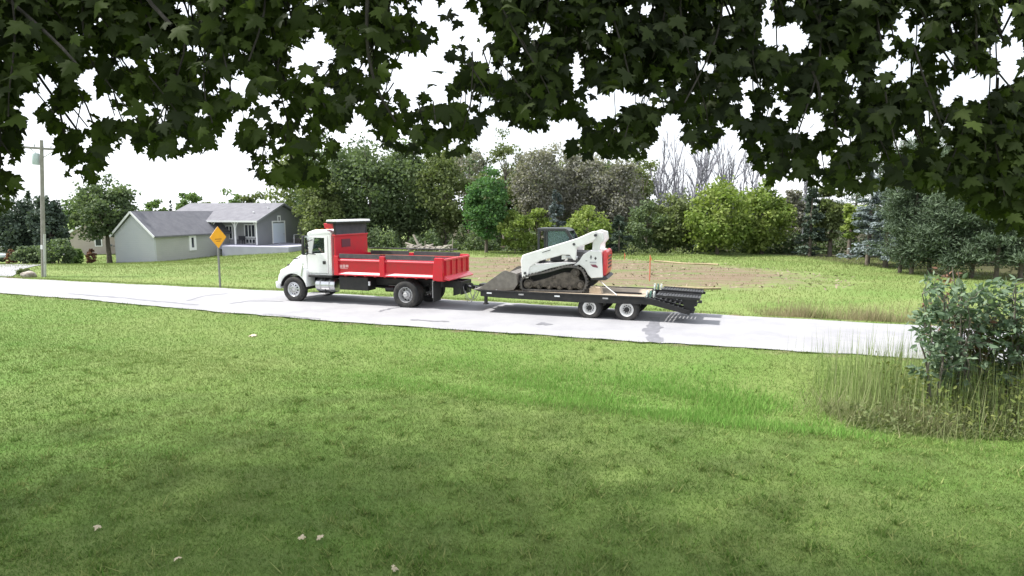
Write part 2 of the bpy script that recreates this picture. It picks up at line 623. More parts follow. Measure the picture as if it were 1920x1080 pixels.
sheet("driveway", [((-60, 522), (22, 519)), ((-60, 510), (48, 504)), ((-60, 503), (75, 498)), ((-60, 497), (95, 494))], M_DRIVE)
#sheet("path", [((416, 474.5), (566, 473)), ((414, 468), (575, 468)), ((414, 463.6), (580, 464))], M_CONC, 0.06)

# ------------------------------------------------------------------ grass blades (uncountable: one object each)
def blades(name, n, sampler, hmin, hmax, wid, material, label, cat, lean=0.5, zoff=0.0):
    x, y, s = sampler(n)
    n = len(x)
    z = terrain(x, y) + zoff
    h = rng.uniform(hmin, hmax, n) * s
    w = wid * s * rng.uniform(0.7, 1.3, n)
    a = rng.uniform(0, 2 * np.pi, n)
    lx, ly = rng.normal(size=n) * lean * h, rng.normal(size=n) * lean * h
    p = np.stack([x, y, z], 1)
    d = np.stack([np.cos(a) * w, np.sin(a) * w, np.zeros(n)], 1)
    tip = p + np.stack([lx, ly, h], 1)
    v = np.stack([p - d, p + d, tip], 1).reshape(-1, 3)
    f = np.arange(n * 3).reshape(n, 3)
    o = new_obj(name, fast_mesh(name, v, f, material, vcol=rng.uniform(0, 1, n)))
    o["kind"] = "stuff"
    tag(o, label, cat)
    return o

def grass_mat(name, c1, c2, c3, big=0.25, transl=0.25):
    m = bpy.data.materials.new(name)
    m.use_nodes = True
    nt = m.node_tree
    bs = nt.nodes["Principled BSDF"]; out = nt.nodes["Material Output"]
    bs.inputs['Roughness'].default_value = 0.75
    bs.inputs['Specular IOR Level'].default_value = 0.2
    at = nt.nodes.new("ShaderNodeAttribute"); at.attribute_name = 'v'
    tc = nt.nodes.new("ShaderNodeTexCoord")
    nz = nt.nodes.new("ShaderNodeTexNoise"); nz.inputs['Scale'].default_value = big; nz.inputs['Detail'].default_value = 5
    mr = nt.nodes.new("ShaderNodeMapRange"); mr.inputs['From Min'].default_value = .36; mr.inputs['From Max'].default_value = .64
    nt.links.new(tc.outputs['Object'], nz.inputs['Vector']); nt.links.new(nz.outputs['Fac'], mr.inputs['Value'])
    m1 = nt.nodes.new("ShaderNodeMixRGB"); m1.inputs['Color1'].default_value = (*c1, 1); m1.inputs['Color2'].default_value = (*c2, 1)
    nt.links.new(mr.outputs['Result'], m1.inputs['Fac'])
    pw = nt.nodes.new("ShaderNodeMath"); pw.operation = 'POWER'; pw.inputs[1].default_value = 2.2
    nt.links.new(at.outputs['Fac'], pw.inputs[0])
    m2 = nt.nodes.new("ShaderNodeMixRGB"); m2.inputs['Color2'].default_value = (*c3, 1)
    nt.links.new(pw.outputs[0], m2.inputs['Fac']); nt.links.new(m1.outputs['Color'], m2.inputs['Color1'])
    nt.links.new(m2.outputs['Color'], bs.inputs['Base Color'])
    tr = nt.nodes.new("ShaderNodeBsdfTranslucent"); nt.links.new(m2.outputs['Color'], tr.inputs['Color'])
    ms = nt.nodes.new("ShaderNodeMixShader"); ms.inputs['Fac'].default_value = transl
    nt.links.new(bs.outputs['BSDF'], ms.inputs[1]); nt.links.new(tr.outputs['BSDF'], ms.inputs[2])
    nt.links.new(ms.outputs['Shader'], out.inputs['Surface'])
    return m
M_GRASS = grass_mat("lawn_blades", (0.094, 0.186, 0.032), (0.150, 0.204, 0.054), (0.205, 0.250, 0.088))
M_TALL = grass_mat("rank_grass_blades", (0.135, 0.315, 0.050), (0.165, 0.33, 0.065), (0.24, 0.33, 0.10), big=0.5)

def lawn_sampler(n):
    # density falls with distance so blades stay about as fine in view
    y = 4.6 * (29.5 / 4.6) ** rng.uniform(0, 1, n * 2)
    x = rng.uniform(-1, 1, n * 2) * (0.84 * y + 3.0)
    d = (road_near(x) - y) * 0.944
    ok = d > -0.03 - 0.1 * rng.uniform(0, 1, len(d)) ** 4
    x, y = x[ok][:n], y[ok][:n]
    return x, y, (y / 8.0) ** 0.6
blades("lawn_grass", 560000, lawn_sampler, 0.014, 0.036, 0.0042, M_GRASS, "short mown lawn grass sloping down to the road", "grass", 0.55)
def ditch_sampler(n):
    x = rng.uniform(-9, 9.5, n * 3)
    d = rng.uniform(1.2, 6.6, n * 3)
    y = road_near(x) - d / 0.944
    clump = np.sin(x * 1.9 + np.sin(y * 2.3) * 1.5) + np.sin(y * 1.7 + x * 0.6) + rng.normal(size=n * 3) * 0.8
    dens = sstep(x, -6, 1) * (1 - sstep(x, 4.6, 6.6)) * (1 - np.abs(d - 4.2) / 2.6)
    ok = (rng.uniform(size=n * 3) < dens) & (clump > -0.6)
    x, y = x[ok][:n], y[ok][:n]
    return x, y, np.full(len(x), 1.25) * (0.6 + 0.5 * sstep(x, -3, 6))
blades("ditch_grass", 60000, ditch_sampler, 0.05, 0.13, 0.0055, M_TALL, "longer bright green grass along the roadside ditch", "grass", 0.35)
def verge_sampler(n):
    x = rng.uniform(-46, 30, n * 2)
    d = 36 * rng.uniform(0, 1, n * 2) ** 1.5 + 0.12
    y = road_far(x) + d / 0.944
    ok = np.abs(x) < 0.84 * y + 4
    x, y, d = x[ok][:n], y[ok][:n], d[ok][:n]
    e = ((x - 5 + .16*(y - 36))/14)**2 + ((y - 41.5 + .12*x)/12.5)**2
    k = (e > 0.9 + 0.25*np.sin(x*1.3)*np.sin(y*1.1)) | (rng.uniform(size=len(x)) < 0.09)
    e2 = ((x - 10.6)/3.4)**2 + ((y - 21.6 + .35*(x - 10.6))/1.1)**2
    k &= (e2 > .8) | (rng.uniform(size=len(x)) < .08)
    return x[k], y[k], 0.75 + d[k] * 0.022
blades("verge_grass", 170000, verge_sampler, 0.04, 0.13, 0.012, grass_mat("field_blades", (0.128, 0.202, 0.046), (0.175, 0.218, 0.070), (0.225, 0.240, 0.095)), "green grass verge on the far side of the road", "grass", 0.45)

def tuft_sampler(n):
    k = n // 26
    cy_ = 4.8 * (17.0 / 4.8) ** rng.uniform(0, 1, k); cx_ = rng.uniform(-1, 1, k) * (0.84 * cy_ + 3.0)
    i_ = rng.integers(0, k, n)
    sp = rng.uniform(.03, .12, k)[i_]
    x = cx_[i_] + rng.normal(size=n) * sp; y = cy_[i_] + rng.normal(size=n) * sp
    ok = (road_near(x) - y) > 1.0
    return x[ok], y[ok], (rng.uniform(.6, 1.5, k)[i_])[ok]
blades("lawn_weeds", 58000, tuft_sampler, 0.025, 0.075, 0.0062, grass_mat("coarse_tuft_blades", (0.080, 0.175, 0.024), (0.13, 0.215, 0.045), (0.30, 0.33, 0.12), 1.5), "coarser tufts and weeds dotted through the mown lawn", "weeds", 0.7)
# ------------------------------------------------------------------ vehicles: shared frame along the road
HEAD = math.pi - math.radians(19.3)
TRUCK_O = Vector((-3.343, 23.893, 0.0))
FWD = Vector((math.cos(HEAD), math.sin(HEAD), 0))
LFT = Vector((-math.sin(HEAD), math.cos(HEAD), 0))
ROAD_TOP = 0.06
def veh(X, Y, Z=0.0):
    return TRUCK_O + FWD * X + LFT * Y + Vector((0, 0, Z + ROAD_TOP - 0.03))

M_WHITE = mat("white_truck_paint", (0.84, 0.85, 0.86), 0.28, coat=0.6, dirt=(0.62, 0.60, 0.57), dirt_amt=0.2, dscale=3.0)
M_RED = mat("red_body_paint", (0.56, 0.008, 0.030), 0.38, coat=0.35, dirt=(0.30, 0.045, 0.045), dirt_amt=0.65, dscale=3.5)
M_REDTRIM = mat("red_lit_rail", (0.66, 0.045, 0.075), 0.4, coat=0.3, dirt=(0.60, 0.14, 0.16), dirt_amt=0.6, dscale=6)  # paler than the body: sunlit highlight of the rails put into the colour
M_BLACK = mat("black_chassis_paint", (0.010, 0.010, 0.012), 0.5, dirt=(0.045, 0.040, 0.034), dirt_amt=0.5, dscale=5)
M_RUBBER = mat("tyre_rubber", (0.030, 0.030, 0.031), 0.85, spec=0.3, dirt=(0.10, 0.092, 0.08), dirt_amt=0.65, dscale=7, bump=0.2, bscale=60)
M_ALU = mat("brushed_aluminium", (0.62, 0.63, 0.65), 0.30, metal=1.0, dirt=(0.36, 0.35, 0.33), dirt_amt=0.5, dscale=6)
M_STEEL = mat("grey_painted_steel", (0.50, 0.50, 0.51), 0.45, metal=0.3, dirt=(0.26, 0.24, 0.22), dirt_amt=0.7, dscale=7)
M_WHEELW = mat("white_wheel_paint", (0.78, 0.78, 0.77), 0.4, dirt=(0.42, 0.38, 0.33), dirt_amt=0.5, dscale=8)
M_DARK = mat("dark_void", (0.012, 0.012, 0.013), 0.8)
M_LINER = mat("dump_liner_steel", (0.085, 0.085, 0.095), 0.6, metal=0.2, dirt=(0.20, 0.18, 0.16), dirt_amt=0.5, dscale=4)
M_GLASS = glass_mat("window_glass", (0.05, 0.07, 0.075), 0.04, 0.16)
M_PLASTIC = mat("black_plastic", (0.022, 0.022, 0.024), 0.55)
M_SEAT = mat("seat_cloth", (0.05, 0.05, 0.055), 0.9)
M_LIGHT_A = mat("amber_lens", (0.75, 0.25, 0.02), 0.25)
M_LIGHT_R = mat("red_lens", (0.55, 0.01, 0.01), 0.25)
M_LIGHT_W = mat("clear_lens", (0.75, 0.77, 0.8), 0.15)

def wheel(parent, x, y, z, R, w, rim_r, side, rim_m, style, dual_gap=None):
    hub = MB().lathe([(0.0, w*.50), (.07, w*.50), (.085, w*.44), (.09, w*.1), (.09, -w*.5)], (x, y, z), 16, flip=side)
    h_ = hub.build("wheel", M_BLACK if style == 'white' else M_STEEL, parent, smooth=40)
    prof = [(rim_r - .004, -.42*w), (rim_r + .03, -.49*w), (R*.86, -.51*w), (R - .045, -.47*w), (R - .012, -.40*w)]
    g = R - .013
    for a in (-.30, -.12, .06, .24):
        prof += [(R, a*w - .04*w), (R, a*w + .05*w), (g, a*w + .06*w), (g, a*w + .085*w)]
    prof += [(R, .34*w), (R - .012, .40*w), (R - .045, .47*w), (R*.86, .51*w), (rim_r + .03, .49*w), (rim_r - .004, .42*w)]
    MB().lathe(prof, (x, y, z), 40, flip=side).build("tyre", M_RUBBER, h_, smooth=35)
    if style == 'convex':
        pr = [(rim_r, -.42*w), (rim_r - .03, 0), (rim_r, .42*w), (rim_r - .015, .44*w), (rim_r - .04, .30*w), (rim_r - .06, .28*w),
              (rim_r - .085, .32*w), (.155, .40*w), (.15, .46*w), (.095, .50*w), (.09, .42*w)]
        hole = (6, 1)
    elif style == 'dish':
        pr = [(rim_r, -.42*w), (rim_r - .01, .1), (rim_r, .42*w), (rim_r - .018, .44*w), (rim_r - .03, .25*w), (rim_r - .045, -.22*w),
              (.235, -.27*w), (.185, -.25*w), (.15, -.20*w), (.145, .10*w), (.10, .16*w), (.08, .16*w)]
        hole = (6, 1)
    else:  # white: broad white ring with a deep dark centre
        pr = [(rim_r, -.42*w), (rim_r - .01, .05), (rim_r, .42*w), (rim_r - .012, .46*w), (rim_r - .05, .36*w), (rim_r - .085, .05*w),
              (rim_r - .095, -.05*w), (.105, -.08*w), (.10, .1*w), (.085, .3*w)]
        hole = (6, 1)
    MB().lathe(pr, (x, y, z), 40, flip=side, hole=hole).build("rim", [rim_m, M_DARK], h_, smooth=35)
    nl = 10
    lug = MB()
    rr = .118 if style != 'white' else .098
    yy = {'convex': .47*w, 'dish': -.21*w, 'white': -.05*w}[style]
    for i in range(nl):
        a = 2 * math.pi * i / nl
        cx, cz = x + rr * math.cos(a), z + rr * math.sin(a)
        lug.tube([(cx, y + side*(yy - .03), cz), (cx, y + side*(yy + .035), cz)], .014, 6)
    lr_ = lug.build("lug_ring", M_STEEL, h_)
    lr_["kind"] = "stuff"
    return h_

# ------------------------------------------------------------------ dump truck
truck = thing("dump_truck", "white cab dump truck with red dump body heading left on the road", "truck", veh(0, 0), HEAD)
# chassis
fr = MB()
for s in (-1, 1):
    fr.box(-1.75, 5.25, s*.36, s*.44, .74, .99)
for x in (-1.7, -.6, .8, 1.9, 3.1, 4.4, 5.2):
    fr.box(x - .06, x + .06, -.36, .36, .78, .95)
fr.build("frame", M_BLACK, truck, .008)
MB().box(.22, 2.9, -.30, .30, .995, 1.14).build("subframe", M_BLACK, truck)
ax = MB()
ax.tube([(.12, -.95, .5), (.12, .95, .5)], .085, 12)
ax.lathe([(.0, -.2), (.16, -.17), (.21, -.05), (.21, .05), (.16, .17), (.0, .2)], (.12, 0, .5), 16)
ax.build("rear_axle", M_BLACK, truck, smooth=40)
MB().bar((4.97, -.95, .46), (4.97, .95, .46), .12, .11).build("front_axle", M_BLACK, truck, .02)
MB().tube([(.3, 0, .52), (3.9, 0, .72)], .055, 10).build("drive_shaft", M_BLACK, truck, smooth=40)
for s in (-1, 1):
    for i, (xx, zz) in enumerate(((0.12, .60), (4.97, .56))):
        MB().prism([(xx - .62, zz + .22), (xx, zz - .06), (xx + .62, zz + .22), (xx + .60, zz + .27), (xx, zz + .03), (xx - .60, zz + .27)],
                   s*.44, s*.52).build("leaf_spring", M_BLACK, truck)
for s in (1, -1):
    wheel(truck, 4.97, s*1.02, .50, .50, .27, .285, s, M_ALU, 'convex')
    wheel(truck, .12, s*1.045, .50, .505, .27, .285, s, M_STEEL, 'dish')
    wheel(truck, .12, s*.735, .50, .505, .27, .285, s, M_STEEL, 'dish')
# engine block under the bonnet keeps the arch dark and solid
MB().box(4.5, 5.45, -.42, .42, .70, 1.35).build("engine", M_BLACK, truck, .03)

# bonnet: lofted sections
def loft(sections, n=24, expo=3.2):
    m_ = MB()
    vv, ff = [], []
    for (x, hw, z0, z1) in sections:
        for k in range(n + 1):
            a = math.pi * k / n
            cy, sy = math.cos(a), math.sin(a)
            y = hw * math.copysign(abs(cy) ** (2 / expo), cy)
            z = z0 + (z1 - z0) * abs(sy) ** (2 / expo)
            vv.append((x, y, z))
    r = n + 1
    for i in range(len(sections) - 1):
        for k in range(n):
            ff.append((i*r + k, i*r + k + 1, (i+1)*r + k + 1, (i+1)*r + k))
    ff.append(tuple(range(r)))
    e = (len(sections) - 1) * r
    ff.append(tuple(e + k for k in range(r - 1, -1, -1)))
    m_._add(vv, ff)
    return m_
hood = loft([(4.40, .97, 1.02, 1.97), (4.75, .95, 1.02, 1.91), (5.05, .90, 1.00, 1.83), (5.32, .83, .96, 1.70), (5.50, .76, .92, 1.55),
             (5.62, .70, .90, 1.38), (5.68, .64, .92, 1.20)]).build("hood", M_WHITE, truck, smooth=50)
MB().prism([(4.76, 1.69), (5.06, 1.635), (5.09, 1.665), (4.78, 1.735)], .90, .955).build("vent", M_PLASTIC, hood)
g_ = MB()
g_.box(5.66, 5.72, -.52, .52, .95, 1.40)
for k in range(5):
    g_.box(5.715, 5.735, -.48, .48, 1.0 + k*.075, 1.03 + k*.075)
g_.build("grille", M_PLASTIC, hood, .006)
def arch(cx, cz, r, a0, a1, n=12):
    return [(cx + r*math.cos(math.radians(a)), cz + r*math.sin(math.radians(a))) for a in np.linspace(a0, a1, n)]
for s in (1, -1):
    poly = [(4.36, .62), (4.34, 1.20), (4.46, 1.36), (4.80, 1.44), (5.20, 1.40), (5.48, 1.24), (5.64, 1.02), (5.68, .84), (5.58, .70)]
    poly += [p for p in arch(4.98, .50, .615, 16, 168, 14)]
    MB().prism(poly, s*.62, s*1.15).build("fender", M_WHITE, truck, .045, smooth=40, seg=3)
    MB().prism(arch(4.98, .50, .612, 10, 170, 12) + arch(4.98, .50, .59, 170, 10, 12), s*.64, s*1.12).build("wheel_arch_liner", M_DARK, truck)
    hl = MB().prism([(5.50, 1.08), (5.66, 1.04), (5.665, 1.20), (5.54, 1.28)], s*.70, s*1.02).build("headlight", M_LIGHT_W, truck, .02)
    MB().box(5.58, 5.70, s*.985, s*1.06, .98, 1.05).build("turn_signal", M_LIGHT_A, truck, .01)
MB().prism([(5.60, .50), (5.82, .52), (5.84, .78), (5.60, .80)], -1.12, 1.12).build("bumper", mat("white_bumper", (.70, .71, .73), .35, coat=.3), truck, .04, smooth=40)

# cab
cab = MB()
CY = 1.0
cab.box(3.30, 3.36, -CY, CY, 1.08, 2.0)                                # rear wall
cab.box(3.30, 3.36, -CY, -.70, 2.0, 2.62); cab.box(3.30, 3.36, .70, CY, 2.0, 2.62)
cab.box(3.30, 3.36, -.70, .70, 2.45, 2.62)
cab.box(3.30, 4.42, -.95, .95, 1.04, 1.12)                             # floor
cab.prism([(4.36, 1.05), (4.46, 1.05), (4.47, 1.93), (4.38, 1.96)], -CY, CY)   # firewall and cowl
cab_o = cab.build("cab", M_WHITE, truck, .012)
MB().prism([(3.27, 2.60), (3.30, 2.73), (3.50, 2.80), (4.05, 2.79), (4.34, 2.70), (4.40, 2.61)], -CY - .005, CY + .005).build("roof", M_WHITE, cab_o, .05, smooth=40, seg=3)
for s in (1, -1):
    y0, y1 = s*.955, s*CY
    cab_s = MB()
    cab_s.frame([(3.32, 1.08), (4.45, 1.08), (4.44, 1.95), (4.36, 2.62), (3.32, 2.62)],
                [(3.45, 1.14), (4.40, 1.14), (4.35, 1.94), (4.245, 2.56), (3.45, 2.56)], y0, y1)
    cab_s.build("side_frame", M_WHITE, cab_o, .01)
    door = MB()
    door.frame([(3.46, 1.15), (4.39, 1.15), (4.345, 1.94), (4.24, 2.55), (3.46, 2.55)],
               [(3.60, 1.92), (4.18, 1.88), (4.17, 1.97), (4.05, 2.49), (3.60, 2.49)], s*.95, s*1.012)
    d_o = door.build("door", M_WHITE, cab_o, .012)
    MB().prism([(3.60, 1.90), (4.20, 1.88), (4.055, 2.50), (3.60, 2.50)], s*.975, s*.98).build("window", M_GLASS, d_o)
    MB().box(3.56, 3.68, s*1.0, s*1.045, 1.50, 1.62).build("handle", M_PLASTIC, d_o, .012)
    MB().tube([(4.0, s*1.0, 1.86), (4.28, s*1.28, 1.92), (4.30, s*1.30, 2.30), (4.12, s*1.0, 2.42)], .014, 8).build("mirror_arm", M_PLASTIC, d_o, smooth=40)
    mi = MB().prism([(4.26, 1.84), (4.40, 1.86), (4.36, 2.58), (4.24, 2.58)], s*1.10, s*1.36).build("mirror", M_PLASTIC, d_o, .03, smooth=40)
    MB().prism([(4.222, 2.16), (4.231, 2.16), (4.222, 2.55), (4.213, 2.55)], s*1.12, s*1.34).build("mirror_glass", mat("mirror_silver", (.75, .80, .82), .12, metal=1), mi)
    MB().box(4.225, 4.236, s*1.13, s*1.33, 1.90, 2.10).build("mirror_glass", MATS["mirror_silver"], mi)
# windscreen, its pillars
MB().prism([(4.385, 1.95), (4.40, 1.95), (4.315, 2.61), (4.30, 2.61)], -.93, .93).build("windshield", M_GLASS, cab_o)
MB().box(3.32, 3.335, -.70, .70, 2.0, 2.45).build("rear_window", M_GLASS, cab_o)
MB().box(3.98, 4.38, -.92, .92, 1.55, 1.96).build("dashboard", M_PLASTIC, cab_o, .05)
for yy in (.5, -.5):
    st = MB(); st.box(3.42, 3.95, yy - .24, yy + .24, 1.30, 1.52); st.build("seat", M_SEAT, cab_o, .05)
    MB().prism([(3.42, 1.5), (3.56, 1.5), (3.48, 2.25), (3.38, 2.25)], yy - .23, yy + .23).build("seat_back", M_SEAT, cab_o, .05)
sw = MB(); c_ = Vector((3.98, .50, 1.98))
ring = [c_ + Vector((.10*math.sin(a)*-1, .21*math.cos(a), .18*math.sin(a))) for a in np.linspace(0, 2*math.pi, 25)]
sw.tube(ring, .015, 6); sw.tube([c_, c_ + Vector((.22, 0, -.14))], .02, 6)
sw.build("steering_wheel", M_PLASTIC, cab_o, smooth=40)
for yy in (-.7, -.35, 0, .35, .7):
    MB().box(4.10, 4.18, yy - .05, yy + .05, 2.765, 2.805).build("roof_light", M_LIGHT_A, cab_o, .012)
# fuel tank, steps, boxes
for s in (1, -1):
    tk = MB().tube([(3.20, s*.80, .70), (3.22, s*.80, .70), (4.03, s*.80, .70), (4.05, s*.80, .70)], [.24, .265, .265, .24], 28).build("fuel_tank", M_ALU, truck, smooth=35)
    for xx in (3.42, 3.82):
        MB().lathe([(.268, -.02), (.275, -.02), (.275, .02), (.268, .02)], (0, 0, 0), 28).build("strap", M_STEEL, tk).matrix_local = Matrix.Translation((xx, s*.80, .70)) @ Matrix.Rotation(math.pi/2, 4, 'Z')
    MB().box(3.22, 4.28, s*.62, s*1.13, 1.005, 1.075).build("running_board", M_BLACK, truck, .01)
    MB().box(3.55, 4.30, s*.82, s*1.14, .36, .40).build("step", M_STEEL, truck, .01)
    MB().bar((3.62, s*1.0, .38), (3.62, s*1.0, 1.02), .05, .03).build("step_bracket", M_BLACK, truck)
MB().box(1.75, 3.00, .46, 1.00, .56, 1.06).build("hydraulic_tank", M_BLACK, truck, .025)
MB().box(1.80, 2.60, -1.00, -.46, .56, 1.06).build("battery_box", M_BLACK, truck, .025)
MB().box(1.66, 1.72, .98, 1.04, .76, .92).build("side_marker", M_LIGHT_W, truck, .008)
MB().tube([(3.1, -.62, .62), (2.2, -.62, .55), (.9, -.60, .62)], .06, 10).build("exhaust_pipe", M_STEEL, truck, smooth=40)

for s in (1, -1):
    MB().tube([(3.275, s*1.04, 1.25), (3.255, s*1.06, 1.3), (3.255, s*1.06, 2.35), (3.275, s*1.04, 2.42)], .014, 8).build("grab_handle", M_ALU, cab_o, smooth=40)
    MB().tube([(1.2, s*.62, .62), (.85, s*.62, .62)], .11, 14).build("air_tank", M_BLACK, truck, smooth=40)
for k in range(3):
    MB().tube([(3.24, .25 - .12*k, 1.15), (3.05, .27 - .12*k, .98 - .05*k), (2.9, .22 - .12*k, 1.05)], .016, 6).build("air_hose", M_PLASTIC, truck, smooth=40)
MB().prism([(4.55, 1.02), (4.62, 1.02), (4.50, 1.52), (4.44, 1.52)], 1.151, 1.158).build("fender_badge", M_ALU, truck)
# dump body
BY = 1.13
body = MB()
body.box(-1.33, 3.05, -BY + .05, BY - .05, 1.155, 1.205)
for x in np.arange(-1.1, 3.0, .42):
    body.box(x - .04, x + .04, -BY + .06, BY - .06, 1.08, 1.156)
body_o = body.build("dump_body", M_RED, truck, .006)
MB().box(-1.28, 2.99, -BY + .06, BY - .06, 1.207, 1.222).build("floor_liner", M_LINER, body_o)
for s in (1, -1):
    sd = MB().box(-1.30, 3.05, s*(BY - .065), s*(BY - .02), 1.16, 1.72).build("side_panel", M_RED, body_o, .006)
    MB().box(-1.28, 2.99, s*(BY - .085), s*(BY - .066), 1.225, 1.715).build("liner", M_LINER, sd)
    # rolled top rail, sloped sill along the bottom
    MB().prism([(s*(BY - .08), 1.63), (s*(BY + .035), 1.655), (s*(BY + .035), 1.70), (s*(BY - .08), 1.765)], -1.05, 2.93, plane='yz').build("top_rail", M_REDTRIM, sd, .008)
    MB().prism([(s*(BY - .07), 1.13), (s*(BY + .05), 1.13), (s*(BY + .05), 1.175), (s*(BY - .02), 1.255)], -1.05, 2.93, plane='yz').build("sill", M_REDTRIM, sd, .008)
    for (xa, xb, zt, zb) in ((2.90, 3.09, 1.84, 1.12), (.94, 1.15, 1.86, 1.12)):
        MB().box(xa, xb, s*(BY - .07), s*(BY + .055), zb, zt).build("post", M_RED, sd, .012)
    MB().prism([(-1.38, 1.06), (-1.02, 1.06), (-.98, 1.13), (-1.06, 1.86), (-1.38, 1.86)], s*(BY - .09), s*(BY + .06)).build("corner_post", M_RED, sd, .012)
    for (xa, xb) in ((1.16, 2.89), (-1.04, .93)):
        MB().box(xa, xb, s*(BY - .06), s*(BY - .015), 1.766, 1.92).build("sideboard", mat("dark_oak_sideboard", (.062, .060, .068), .8, col2=(.095, .09, .09), vscale=5), sd, .005)
    MB().box(-1.385, -1.392, s*(BY - .04), s*(BY + .02), 1.2, 1.34).build("tail_light", M_LIGHT_R, sd)
    MB().box(-.98, -1.01, s*.56, s*1.16, .30, 1.02).build("mud_flap", mat("rubber_flap", (.022, .022, .022), .8), truck, .006)
    MB().box(-.90, -.97, s*.98, s*1.05, .42, 1.05).build("flap_bracket", M_STEEL, truck, .006)
# illegible pale marks on the front bay of the side
lg = MB()
for (xa, xb, za, zb) in ((2.76, 2.87, 1.40, 1.51), (2.64, 2.735, 1.40, 1.52), (2.50, 2.615, 1.42, 1.52), (2.53, 2.86, 1.365, 1.385)):
    lg.box(xa, xb, BY - .019, BY - .014, za, zb)
lg.build("side_marking", mat("pale_pink_vinyl", (.72, .42, .42), .5), body_o)
# head board with lookout screen, cab-guard lamp, tarp housing on posts
hb = MB().box(3.05, 3.10, -BY + .02, BY - .02, 1.16, 2.56).build("headboard", M_RED, body_o, .008)
for yy in (-.98, -.5, 0, .5, .98):
    MB().box(3.10, 3.15, yy - .04, yy + .04, 1.2, 2.54).build("rib", M_RED, hb, .006)
MB().box(3.02, 3.13, -BY, BY, 2.56, 2.62).build("cap_rail", M_RED, hb, .01)
MB().box(3.035, 3.047, .12, .70, 2.14, 2.44).build("lookout_screen", mat("rusty_mesh_screen", (.14, .03, .045), .7), hb)
for s in (1, -1):
    MB().bar((3.06, s*1.05, 2.62), (3.10, s*1.05, 3.03), .07, .07).build("tarp_post", M_BLACK if s > 0 else M_BLACK, hb, .008)
tp = MB().prism([(2.90, 3.03), (3.30, 3.03), (3.32, 3.10), (2.90, 3.10)], -1.10, 1.22).build("tarp_housing", M_BLACK, hb, .012)
MB().prism([(2.885, 3.103), (3.335, 3.103), (3.30, 3.175), (2.93, 3.175)], -1.12, 1.24).build("housing_lid", mat("white_housing_lid", (.82, .82, .82), .35), tp, .01)
MB().box(3.055, 3.085, -1.04, 1.04, 2.625, 3.028).build("mesh_screen", mat("grey_mesh_tarp", (.055, .052, .065), .85, col2=(.075, .07, .08), vscale=6), hb)
MB().prism([(3.14, 2.84), (3.55, 2.84), (3.60, 3.04), (3.14, 3.04)], .72, 1.02).build("cab_guard_box", M_RED, hb, .015)
MB().tube([(3.0, -1.18, 2.0), (-.9, -1.18, 2.02)], .028, 8).build("tarp_arm", M_BLACK, hb, smooth=40)
# tail gate
tg = MB().box(-1.36, -1.40, -BY + .10, BY - .10, 1.20, 1.80).build("tailgate", M_RED, body_o, .006)
for yy in (-.95, -.48, 0, .48, .95):
    MB().box(-1.40, -1.44, yy - .04, yy + .04, 1.24, 1.78).build("rib", M_RED, tg, .006)
MB().box(-1.355, -1.45, -BY + .02, BY - .02, 1.76, 1.83).build("top_bar", M_REDTRIM, tg, .01)
MB().prism([(-1.36, 1.10), (-1.58, 1.06), (-1.60, 1.10), (-1.40, 1.22)], -BY + .04, BY - .04).build("spill_lip", M_REDTRIM, tg, .006)
MB().box(-1.05, -1.36, -BY + .1, BY - .1, 1.02, 1.15).build("rear_apron", M_RED, body_o, .01)
# pintle hitch
hp = MB(); hp.box(-1.72, -1.78, -.45, .45, .50, .98); hp.box(-1.78, -1.86, -.12, .12, .62, .86)
hp_o = hp.build("hitch_plate", M_BLACK, truck, .01)
MB().tube([(-1.86, 0, .74), (-1.98, 0, .74), (-2.04, 0, .80), (-2.0, 0, .86), (-1.90, 0, .86)], .035, 8).build("pintle_hook", M_BLACK, hp_o, smooth=40)

# ------------------------------------------------------------------ trailer
TX = -6.62
trailer = thing("equipment_trailer", "black flatbed equipment trailer with dual white wheels towed behind the dump truck", "trailer", veh(TX, 0), HEAD)
def X(x): return x - TX
M_PLANK = mat("sandy_deck_plank", (.30, .24, .175), .9, col2=(.38, .325, .25), vscale=6, bump=.3, bscale=20, dirt=(.22, .17, .12), dirt_amt=.6, dscale=3)
ch = MB()
for s in (1, -1):
    ch.prism([(X(-2.86), .60), (X(-2.86), .775), (X(-8.38), .775), (X(-8.38), .585), (X(-6.2), .545), (X(-3.4), .575)], s*1.17, s*1.225)
    ch.box(X(-2.9), X(-8.35), s*.42, s*.50, .50, .74)
for xx in np.arange(-8.3, -2.8, .55):
    ch.box(X(xx) - .03, X(xx) + .03, -1.17, 1.17, .64, .735)
ch.box(X(-2.82), X(-2.90), -1.225, 1.225, .60, .80)
ch.build("chassis", M_BLACK, trailer, .006)
pl_mesh = None
for k in range(12):
    y0 = -1.15 + k * .1925
    p = MB().box(X(-2.92), X(-8.36), y0, y0 + .184, .745, .80 + random.uniform(-.003, .003)).build("plank", M_PLANK, trailer, .004)
for s in (1, -1):
    MB().box(X(-2.86), X(-8.38), s*1.16, s*1.235, .777, .825).build("rub_rail", M_BLACK, trailer, .006)
    for i, xx in enumerate((-3.15, -4.30, -5.55, -7.15)):
        MB().box(X(xx) - .09, X(xx) + .09, s*1.236, s*1.243, .70, .745).build("reflector", M_LIGHT_W if i % 2 == 0 else M_STEEL, trailer)
